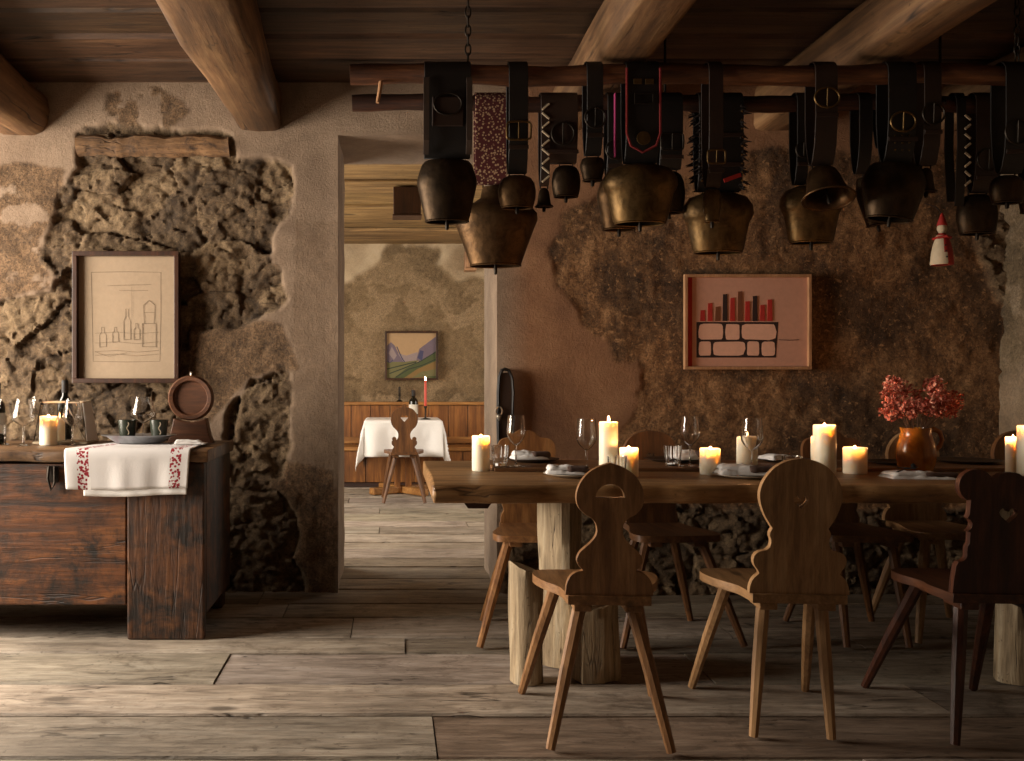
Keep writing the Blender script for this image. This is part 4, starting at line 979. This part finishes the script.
def ex_braid(t, st_, sx, hs, d, top, h):
    mb = MB(); n = 9
    for k in range(n):
        z = h+.03+(top-h-.06)*k/(n-1); mb.box((sx, -d-.006, z), (hs*2.1, .007, .009), rotY(.7 if k % 2 else -.7))
    mb.build('braid', 'white_paint', st_, bevel=.002)
def ex_studs(t, st_, sx, hs, d, top, h):
    mb = MB()
    for k in range(4):
        for sg in (-.5, 0, .5): mb.lathe([(.001, -.004), (.005, 0), (.001, .004)], 8, (sx+sg*hs, -d*.8-.008, h+.05+.03*k))
    mb.build('studs', 'brass', st_, smooth=45)
bell('large dark bell on a very wide black strap, leftmost on the front rail', 447, 161, 222, 60, 46, 'f', P_T, 'bell_dark', extra=ex_square)
bell('largest bronze bell on a red patterned strap behind the leftmost bell', 495.5, 187, 266, 84, 31, 'b', P_BIG, 'bell_copper', strap='speckled', spx=490)
bell('small rounded bell with a buckled strap in front of the largest bell', 517, 176, 208, 38, 19, 'f', P_RD, 'bell_copper', buckle=('r', 131))
bell('tiny flared bell hanging on a braided cord right of the largest bell', 544, 188, 207, 17, 9, 'b', P_FL, 'bell_dark', strap='leather_b', extra=ex_braid)
bell('small dark bell under a ring buckle on the rear rail, left of the middle beam', 566, 166, 197, 29, 30, 'b', P_RD, 'bell_dark', strap='leather_b', buckle=('c', 134), bmat='iron', spx=561)
bell('small black bell on a narrow strap left of the red-trimmed strap', 592.5, 158, 181, 25, 16, 'f', P_T, 'bell_dark', buckle=('c', 118), bmat='iron')
bell('large bell on a red-trimmed strap with brass ornaments', 640, 166, 224, 75, 33, 'f', P_SH, 'bell_brass', extra=ex_plates)
bell('bell half hidden at the lower left behind the red-trimmed bell', 619, 178, 230, 44, 15, 'b', P_T, 'bell_copper', buckle=('c', 150), bmat='iron', spx=613)
bell('dark bell mostly hidden at the right behind the red-trimmed bell', 669, 172, 213, 32, 22, 'b', P_RD, 'bell_dark', buckle=('r', 142), bmat='iron')
bell('small bell on a narrow strap hanging before the fringed strap', 712, 190, 222, 19, 14, 'f', P_T, 'bell_brass', strap='leather_b', buckle=('r', 157))
bell('broad brass bell on a fringed black strap', 718, 194, 253, 70, 44, 'b', P_SH, 'bell_brass', extra=ex_fringe)
bell('flared bell tilted to show its mouth under an oval buckle', 821, 168, 206, 50, 22, 'f', P_FL, 'bell_copper', strap='leather_b', buckle=('o', 98), tilt=-.45, sy=.8)
bell('brass bell behind the tilted flared bell', 811, 187, 243, 62, 12, 'b', P_SH, 'bell_brass', spx=799, buckle=('c', 150), bmat='iron')
bell('large dark bell under a big oval buckle and studded strap, hanging at a slant', 896, 165, 220, 62, 28, 'f', P_T, 'bell_dark', buckle=('o', 122), extra=ex_studs, roll=.12)
bell('narrow dark bell at the lower left of the slanting studded bell', 868, 176, 226, 30, 13, 'b', P_T, 'bell_dark', roll=-.2, spx=861)
bell('wide-strapped dark bell hidden behind the slanting studded bell', 900, 150, 178, 42, 46, 'b', P_RD, 'bell_dark')
bell('small dark bell under a ring buckle just left of the doll', 926, 168, 192, 20, 17, 'f', P_FL, 'bell_dark', strap='leather_b', buckle=('c', 114), bmat='iron')
bell('rounded dark bell right of the doll on the rear rail', 977, 195, 234, 40, 24, 'b', P_RD, 'bell_dark', strap='leather_b', buckle=('c', 160), bmat='iron', spx=982)
bell('dark bell on a wide strap near the right edge of the front rail', 1007, 176, 203, 34, 22, 'f', P_RD, 'bell_dark', buckle=('c', 132), bmat='iron', spx=1009)
bell('dark bell cut off by the right edge of the photo', 1029, 186, 213, 22, 14, 'b', P_T, 'bell_dark')
# braided strap with the little doll
s_ = F/4.1
t = thing('bell_strap', 'black strap with a pale braided edge hanging behind the doll', 'strap', (X_(957, RYB), RYB, RZC))
mb = MB(); mb.ribbon([(-.044, 0), (-.03, .034), (0, .045), (.03, .034), (.044, 0), (.05, -.2), (.03, -.44)][::-1]+[(-.046, -.02), (-.05, -.2), (-.03, -.46), (-.026, -.47)], -.028, .012, .006); st_ = mb.build('band', 'leather', t, smooth=50)
mb = MB()
for k in range(8): mb.box((.014, -.058, -.08-k*.042), (.034, .006, .010), rotY(-.7 if k % 2 else .7))
mb.build('braid', 'white_paint', t, bevel=.002)
DY = 4.06; ds = F/DY
t = thing('doll_ornament', 'small red and white doll ornament hanging from the bell straps', 'doll', (X_(942, DY), DY, Z_(265, DY)))
hh = Z_(212, DY)-Z_(265, DY)
mb = MB(); mb.lathe([(.044, 0), (.046, .006), (.042, .05), (.034, .09), (.022, .125), (.012, .135)], 20); q = mb.build('skirt', ['white_paint', 'red_paint'], t, smooth=40)
for p in q.data.polygons: p.material_index = 1 if p.center.x > -.006 or p.center.z > .115 else 0
mb = MB(); mb.lathe([(.003, -.022), (.014, -.016), (.020, -.002), (.018, .012), (.008, .022)], 16, (0, 0, .155)); mb.build('head', 'white_paint', t, smooth=50)
mb = MB(); mb.lathe([(.021, 0), (.020, .006), (.012, .03), (.005, .05), (.001, .056)], 16, (0, 0, .168)); mb.build('cap', 'red_paint', t, smooth=50)
mb = MB(); mb.tube([(-.026 + .0, -.02, .115), (0, -.034, .118), (.026, -.02, .115), (.026, .02, .115), (0, .034, .118), (-.026, .02, .115)], .006, 6, closed=True); mb.build('sash', 'red_paint', t, smooth=40)
mb = MB()
for z in (.03, .055, .08): mb.lathe([(.001, -.004), (.0045, 0), (.001, .004)], 8, (-.006, -.046+(z-.03)*.22, z))
mb.build('buttons', 'black', t)
mb = MB(); mb.tube([(0, 0, .22), (.008, .06, .26), (.012, .15, .29)], .0025, 6); mb.build('string', 'leather_b', t)

# strap hanging on the wall beside the doorway
WS = W-.04; t = thing('wall_strap', 'dark looped bell strap hanging on the plaster right of the doorway', 'strap', (X_(505, WS), WS, Z_(444, WS)))
hz = Z_(369, WS)-Z_(444, WS)
mb = MB(); loop = [(-.034, 0, .0), (-.037, 0, hz*.3), (-.036, 0, hz*.7), (-.03, 0, hz*.9), (-.016, 0, hz*.985), (0, 0, hz), (.02, 0, hz*.98), (.036, 0, hz*.88), (.042, 0, hz*.7), (.036, 0, hz*.3), (.024, 0, 0)]
mb.tube(loop, .011, 8, sq=(.8, 1.8)); mb.build('band', 'leather', t, smooth=45)
mb = MB(); mb.ribbon([(-.004, .0), (-.008, hz*.5), (-.004, hz*.95)], -.028, .034, .006); mb.build('inner_strap', 'leather_b', t, smooth=45)
mb = MB(); zc = Z_(411, WS)-Z_(444, WS); mb.tube([(-.034+.017*math.cos(a), -.024, zc+.022*math.sin(a)) for a in [2*PI*k/14 for k in range(14)]], .0045, 6, closed=True)
mb.lathe([(.002, -.05), (.014, -.03), (.012, -.02), (.003, -.014)], 10, (-.034, -.024, zc)); mb.build('buckle', 'steel', t, smooth=45)
mb = MB(); mb.tube([(0, -.02, hz-.005), (0, .035, hz-.002)], .005, 8); mb.build('nail', 'iron', t)

# ------------------------------------------------------------------ chest
CX0, CX1, CY0, CY1, CZ = -2.75, -.80, 4.10, 4.76, .82
ch = thing('wooden_chest', 'massive dark old wooden chest on plank feet against the left wall', 'chest', ((CX0+CX1)/2, (CY0+CY1)/2, 0))
w, d = CX1-CX0, CY1-CY0; fr = -d/2
mb = MB(); n = 40; prof = [(fr-.01, CZ-.05), (fr-.016, CZ-.03), (fr-.012, CZ-.006), (fr+.004, CZ), (d/2, CZ), (d/2, CZ-.05)]; vs = []
for i in range(n+1):
    for a, b in prof: vs.append((-w/2-.01+(w+.025)*i/n, a+(.005*math.sin(i*1.1)+.003*math.sin(i*2.7) if a < 0 else 0), b+(.003*math.sin(i*.9) if a < 0 and b < CZ else 0)))
k = len(prof); fs = [(i*k+j, i*k+(j+1) % k, (i+1)*k+(j+1) % k, (i+1)*k+j) for i in range(n) for j in range(k)]+[tuple(range(k)), tuple(n*k+j for j in range(k))]
mb.add(vs, fs); mb.build('lid', 'lid', ch, smooth=35, bevel=.003)
zb_ = .15; fwid = X_(205, CY0)-X_(127, CY0)
mb = MB(); mb.box((-fwid/2, fr+.022, (zb_+CZ-.06)/2), (w-fwid-.004, .04, CZ-.06-zb_)); mb.build('front_panel', 'chest', ch, bevel=.006)
for sx in (-1, 1):
    mb = MB(); mb.box((sx*(w/2-fwid/2), fr+.02, (CZ-.054)/2), (fwid-.003, .044, CZ-.056)); mb.build('foot', 'chest_v', ch, bevel=.008)
    mb = MB(); mb.box((sx*(w/2-.022), .022, (CZ-.054+.1)/2), (.042, d-.05, CZ-.058-.1)); mb.build('side_panel', 'chest_v', ch, bevel=.005)
    mb = MB(); mb.box((sx*(w/2-.10), d/2-.05, (CZ-.054)/2), (.15, .09, CZ-.056)); mb.build('back_foot', 'chest_v', ch, bevel=.006)
mb = MB(); mb.box((0, d/2-.02, (zb_+CZ-.06)/2), (w-.3, .03, CZ-.06-zb_)); mb.box((0, 0, zb_+.015), (w-.1, d-.06, .03)); mb.build('back_panel', 'chest', ch)
hxp = X_(53, CY0)-(CX0+CX1)/2
mb = MB(); mb.box((hxp, fr-.004, Z_(474, 4.1)), (.05, .008, .07)); mb.tube([(hxp-.012, fr-.014, Z_(466, 4.1)), (hxp-.014, fr-.024, Z_(478, 4.1)), (hxp, fr-.022, Z_(490, 4.1)), (hxp+.014, fr-.02, Z_(482, 4.1)), (hxp+.012, fr-.014, Z_(466, 4.1))], .006, 8); mb.build('hasp', 'iron', ch, smooth=40, bevel=.001)

# cloth over the front of the chest
def chest_cloth():
    t = thing('table_runner', 'white linen cloth with red embroidered bands draped over the chest edge', 'cloth', (0, 0, 0))
    def sheet(xL, xR, yback, drop, off, nm, taper, mat, wave):
        nx, ny = 64, 40; yf = CY0-.022-off; L1 = yback-yf; Lt = L1+drop; V = []; UV = []
        for j in range(ny+1):
            l = Lt*j/ny
            for i in range(nx+1):
                u = i/nx; x = xL+(xR-xL)*u
                k = max(0., 1-abs(u-.5)*1.8)
                rip = wave*(math.sin(u*14+1)*.4+math.sin(u*31)*.15+mnoise.noise(Vector((u*6, 2.2, 1)))*.8)
                if l < L1-.02: y = yback-l; z = CZ+.003+off*.9+.0015*mnoise.noise(Vector((x*12, y*12, 0)))
                elif l < L1+.02:
                    a = (l-L1+.02)/.04*PI/2; y = yf+.02-.026*math.sin(a); z = CZ+.004+off*.9-.022*(1-math.cos(a))
                else:
                    q = l-L1-.02; y = yf-.006-rip*min(1, q/.1)-.004; z = CZ-.018+off-q*(1+.03*math.sin(u*5))
                if l > L1: x += taper*(l-L1)/drop*(u-.5)*2 
                if l < L1: x += (1-l/L1)*(.10*(1-u))
                V.append((x, y, z)); UV.append((u, l))
        n1 = nx+1; fs = [(j*n1+i, j*n1+i+1, (j+1)*n1+i+1, (j+1)*n1+i) for j in range(ny) for i in range(nx)]
        me = bpy.data.meshes.new(nm); me.from_pydata(V, [], fs); me.materials.append(M[mat]); ul = me.uv_layers.new(name='UVMap')
        for p in me.polygons:
            for li in p.loop_indices: ul.data[li].uv = UV[me.loops[li].vertex_index]
        me.shade_smooth(); o = bpy.data.objects.new(nm, me); C.objects.link(o); o.parent = t
        s = o.modifiers.new('th', 'SOLIDIFY'); s.thickness = .002; s.offset = 0; return o
    sheet(X_(65, 4.08), X_(191, 4.08), CY0+.36, .172, .006, 'embroidered_cloth', -.012, 'runner_cloth', .008)
    sheet(X_(84, 4.08), X_(188, 4.08), CY0+.30, .195, .0, 'under_cloth', -.003, 'linen', .004)
chest_cloth()
TZC = CZ+.0125
# pewter tray, cups
ty = 4.38; tr = thing('tray', 'shallow pewter tray on the white cloth', 'tray', (X_(139, ty), ty, TZC))
mb = MB(); mb.lathe([(.10, .0), (.105, .001), (.150, .030), (.172, .036), (.173, .038), (.148, .034), (.102, .005), (.01, .004)], 40, sy=.62); mb.build('dish', 'pewter', tr, smooth=50)
for px, lb in ((127.5, 'dark cup with a white scribble left of the wine glass on the tray'), (159, 'dark cup with a white scribble right of the wine glass on the tray')):
    Y = 4.40; t = thing('cup', lb, 'cup', (X_(px, Y), Y, TZC+.0055), 0, 'dark cups on the pewter tray'); r = .043
    mb = MB(); mb.lathe([(r*.74, 0), (r*.76, .003), (r, .098), (r, .10), (r-.003, .10), (r*.73, .006)], 28); mb.build('cup_body', 'cup', t, smooth=50)
    mb = MB(); mb.tube([(.012+.005*math.sin(k*1.3), -r*(.76+.24*(.02+.008*k)/.098)*.965-.001, .02+.008*k+.014) for k in range(8)], .0022, 6); mb.build('mark', 'white_paint', t, smooth=40)
# round wooden frame on a stand
Y = 4.60; s_ = F/Y; t = thing('round_stand', 'round turned wooden disc held upright on a small wooden stand', 'ornament', (X_(191, Y), Y, CZ))
zc = Z_(398, Y)-CZ; r = 22.5/s_
mb = MB(); mb.lathe([(r*.9, -.03), (r, -.02), (r, .012), (r*.93, .024), (r*.78, .022), (r*.72, .006), (r*.02, .004)], 44); mb.v = [(x, -z, y+zc) for x, y, z in mb.v]; mb.build('disc', 'terracotta', t, smooth=35)
mb = MB(); bw = 22/s_; hb = Z_(418, Y)-CZ
mb.board([(-bw, 0), (bw*1.05, 0), (bw*.9, .03), (bw*.72, hb), (bw*.45, hb-.012), (0, hb-.02), (-bw*.45, hb-.012), (-bw*.72, hb), (-bw*.9, .03)], (), -.035, .035); mb.build('stand', 'terracotta', t, bevel=.004, smooth=35)
mb = MB(); mb.tube([(0, .0, zc+r-.004), (0, 0, zc+r+.012)], .004, 8); mb.lathe([(.001, -.006), (.007, 0), (.001, .006)], 10, (0, 0, zc+r+.014)); mb.build('knob', 'steel', t, smooth=45)
napkin('small folded napkin on the chest right of the pewter tray', 190, 4.30, CZ+.0125, .14, .08, .022, .15, False, 12)
# bottles
def bottle(label, px, Y, zb, h, r, lab=True):
    t = thing('wine_bottle', label, 'bottle', (X_(px, Y), Y, zb), 0)
    mb = MB(); mb.lathe([(r*.9, .0008), (r, .006), (r, h*.58), (r*.9, h*.66), (r*.42, h*.75), (r*.36, h*.95), (r*.42, h*.955), (r*.42, h*.99), (r*.34, h)], 28); mb.build('bottle_glass', 'bottle', t, smooth=45)
    if lab:
        mb = MB(); mb.lathe([(r*1.01, h*.18), (r*1.012, h*.19), (r*1.012, h*.50), (r*1.01, h*.51)], 28, caps=False); mb.build('paper_label', 'label', t, smooth=45)
    mb = MB(); mb.lathe([(r*.44, h*.80), (r*.445, h*.81), (r*.445, h*.985), (r*.40, h*1.003), (r*.05, h*1.004)], 20, caps=True); mb.build('capsule', 'black', t, smooth=45)
    return t
bottle('dark wine bottle cut by the left edge of the photo on the chest', -3, 4.46, CZ, .29, .037)
bottle('dark wine bottle standing behind the glass lantern on the chest', 65, 4.66, CZ, .30, .037, False)
# tapered glass lantern with a light inside
Y = 4.56; t = thing('glass_lantern', 'tapered clear glass lantern with a small lit candle inside, on the chest', 'lantern', (X_(66, Y), Y, CZ)); hL = Z_(402, Y)-CZ
def frus(w0, d0, w1, d1, z0, z1, th):
    vs = []
    for (a, b, z) in ((w0, d0, z0), (w1, d1, z1)):
        for q in (0, th):
            for sx, sy in ((-1, -1), (1, -1), (1, 1), (-1, 1)): vs.append((sx*(a-q), sy*(b-q), z))
    fs = []
    for k in range(4):
        j = (k+1) % 4; fs += [(k, j, 8+j, 8+k), (4+k, 12+k, 12+j, 4+j), (k, 4+k, 4+j, j), (8+k, 8+j, 12+j, 12+k)]
    return vs, fs
mb = MB(); mb.add(*frus(.125, .085, .098, .062, .012, hL, .003)); mb.build('pane', 'glass', t)
mb = MB(); mb.add(*frus(.100, .064, .100, .064, hL-.003, hL+.004, .006)); mb.build('rim', 'white_paint', t, bevel=.001)
mb = MB(); mb.box((0, 0, .006), (.256, .176, .011)); mb.build('base', 'white_paint', t, bevel=.003)
mb = MB(); mb.add([(.0985, -.06, hL-.004), (.0985, .06, hL-.004), (.1255, .083, .014), (.1255, -.083, .014), (.1015, -.06, hL-.004), (.1015, .06, hL-.004), (.1285, .083, .014), (.1285, -.083, .014)], [(0, 1, 2, 3), (4, 7, 6, 5), (0, 3, 7, 4), (1, 5, 6, 2), (0, 4, 5, 1), (3, 2, 6, 7)]); mb.build('side_panel', 'linen', t)
mb = MB(); 
for a, b in (((.02, -.0665, hL-.002), (.118, -.0875, .02)), ((.118, -.0835, .02), (.094, .06, hL)), ): mb.tube([a, b], .0022, 6)
mb.build('cord', 'white_paint', t)
mb = MB(); mb.lathe([(.024, .012), (.025, .016), (.025, .115), (.02, .117), (.004, .114)], 24, (-.03, 0, 0)); mb.build('wax', 'wax', t, smooth=50)
mb = MB(); mb.lathe([(.0006, 0), (.0032, .004), (.0042, .009), (.0034, .016), (.0016, .023), (.0004, .028)], 12, (-.03, 0, .119)); mb.build('flame', 'flame', t, smooth=60)

# ------------------------------------------------------------------ back room table
tx, tY, tz, ta = X_(403, 9.4), 9.5, .735, .37
t = thing('small_table', 'small square pedestal table under a white cloth in the back room', 'table', (tx, tY, 0))
mb = MB(); mb.box((0, 0, tz-.017), (2*ta-.01, 2*ta-.01, .03)); mb.build('tabletop', 'bench_h', t, bevel=.004)
mb = MB()
for k in range(4): mb.box((.055*(k % 2*2-1), .055*(k//2*2-1), tz/2-.01), (.06, .06, tz-.10))
mb.build('column', 'bench', t, bevel=.006)
mb = MB(); mb.box((0, 0, .035), (.75, .09, .066), rotZ(.6)); mb.box((0, 0, .035), (.75, .09, .067), rotZ(.6+PI/2)); mb.build('foot', 'bench_h', t, bevel=.01)
V = []; n = 72; Lc = .72
for j in range(n+1):
    for i in range(n+1):
        u, v = -Lc+2*Lc*i/n, -Lc+2*Lc*j/n
        dx, dy = max(abs(u)-ta, 0), max(abs(v)-ta, 0); dd = math.hypot(dx, dy)
        x = math.copysign(min(abs(u), ta), u); y = math.copysign(min(abs(v), ta), v); z = tz+.0025
        if dd > 0:
            ang = math.atan2(dy, dx); cor = math.sin(2*ang) if dx > 0 and dy > 0 else 0
            fold = .026*math.sin((u if dy > dx else v)*19+.6)*min(1, dd/.14)*(1-cor*.6)+.03*cor*math.sin(ang*9)*min(1, dd/.2)
            out = .006+dd*(.10+.10*cor)+fold
            x += math.copysign(out*math.cos(ang), u) if dx > 0 else 0; y += math.copysign(out*math.sin(ang), v) if dy > 0 else 0
            z = tz+.0025-math.sqrt(max(dd*dd-(dd*(.10+.10*cor))**2, 0))
        V.append((x, y, z))
n1 = n+1; me = bpy.data.meshes.new('tablecloth'); me.from_pydata(V, [], [(j*n1+i, j*n1+i+1, (j+1)*n1+i+1, (j+1)*n1+i) for j in range(n) for i in range(n)])
me.materials.append(M['linen']); me.shade_smooth(); o = bpy.data.objects.new('tablecloth', me); C.objects.link(o); o.location = (tx, tY, 0)
o.modifiers.new('th', 'SOLIDIFY').thickness = .002; tag(o, 'white cloth draped over the small table in the back room', 'tablecloth')
bottle('dark wine bottle with a white label on the back room table', 413.5, 9.35, tz+.0045, .285, .045)
Y = 9.3; s_ = F/Y; t = thing('candlestick', 'red taper candle burning in a thin dark holder on the back room table', 'candle', (X_(425.5, Y), Y, tz+.0045))
zt = Z_(381, Y)-tz; zh = Z_(407, Y)-tz
mb = MB(); mb.lathe([(.05, .0008), (.05, .006), (.012, .014), (.008, .03), (.008, zh-.02), (.016, zh-.01), (.016, zh+.006), (.004, zh+.006)], 18); mb.build('holder', 'iron', t, smooth=45)
mb = MB(); mb.lathe([(.013, zh), (.0135, zh+.004), (.0115, zt-.006), (.009, zt)], 16); mb.build('taper', 'red_wax', t, smooth=45)
mb = MB(); mb.lathe([(.001, 0), (.004, .005), (.0052, .012), (.004, .022), (.002, .031), (.0006, .038)], 12, (0, 0, zt+.002)); mb.build('flame', 'flame', t, smooth=60)
Y = 10.39; t = thing('candlestick', 'small dark candlestick on the ledge of the panelled bench', 'candlestick', (X_(399.5, Y), Y, .8885))
mb = MB(); mb.lathe([(.035, .0), (.03, .01), (.012, .02), (.01, .06), (.018, .065), (.013, .07), (.012, .16), (.006, .165)], 14); mb.build('holder', 'iron', t, smooth=45)
Y = 7.3; mb = MB(); mb.box((X_(407, Y), Y, BZ-.115), (.21, .2, .21)); mb.box((X_(407, Y), Y, BZ-.225), (.225, .215, .012))
tag(mb.build('ceiling_lamp_box', 'frame_dark', bevel=.012), 'small dark wooden box fixed under the back room ceiling', 'lamp box')
Y = 10.38; mb = MB(); mb.box((X_(470, Y), Y, Z_(260, Y)), (.12, .14, .2)); mb.box((X_(470, Y), Y-.02, Z_(270, Y)), (.13, .18, .03))
tag(mb.build('wall_bracket', 'frame_pale', bevel=.01), 'pale wooden bracket high on the far wall of the back room', 'bracket')

# ------------------------------------------------------------------ light
def area(name, loc, rot, sx, sy, power, col):
    l = bpy.data.lights.new(name, 'AREA'); l.shape = 'RECTANGLE'; l.size = sx; l.size_y = sy; l.energy = power; l.color = col
    o = bpy.data.objects.new(name, l); C.objects.link(o); o.location = loc; o.rotation_euler = rot; return o
area('window_daylight', (RX0-.12, (WY0+WY1)/2, (WZ0+WZ1)/2), (0, math.radians(-72), 0), WZ1-WZ0, WY1-WY0, 320, (1.0, .88, .74))
area('rear_window_daylight', (BX0-.12, (LY0+LY1)/2, 1.5), (0, math.radians(-78), 0), 1.6, LY1-LY0, 205, (1.0, .92, .80))
area('rear_side_fill_light', (BX1+.1, 8.0, 1.5), (0, math.radians(84), 0), 1.4, 1.6, 58, (1.0, .92, .80))  # weak fill from an invented window, added to brighten the left door jamb
w_ = bpy.data.worlds.new('world'); sc.world = w_; w_.use_nodes = True
bg = w_.node_tree.nodes['Background']; bg.inputs[0].default_value = (.9, .8, .65, 1); bg.inputs[1].default_value = .03
sc.view_settings.view_transform = 'Standard'; sc.view_settings.look = 'None'; sc.view_settings.gamma = 1; sc.view_settings.use_curve_mapping = False
sc.view_settings.exposure = 0.0
sc.cycles.sample_clamp_indirect = 4.0
sc.cycles.max_bounces = 12; sc.cycles.transparent_max_bounces = 8; sc.cycles.transmission_bounces = 12
sc.cycles.use_denoising = True
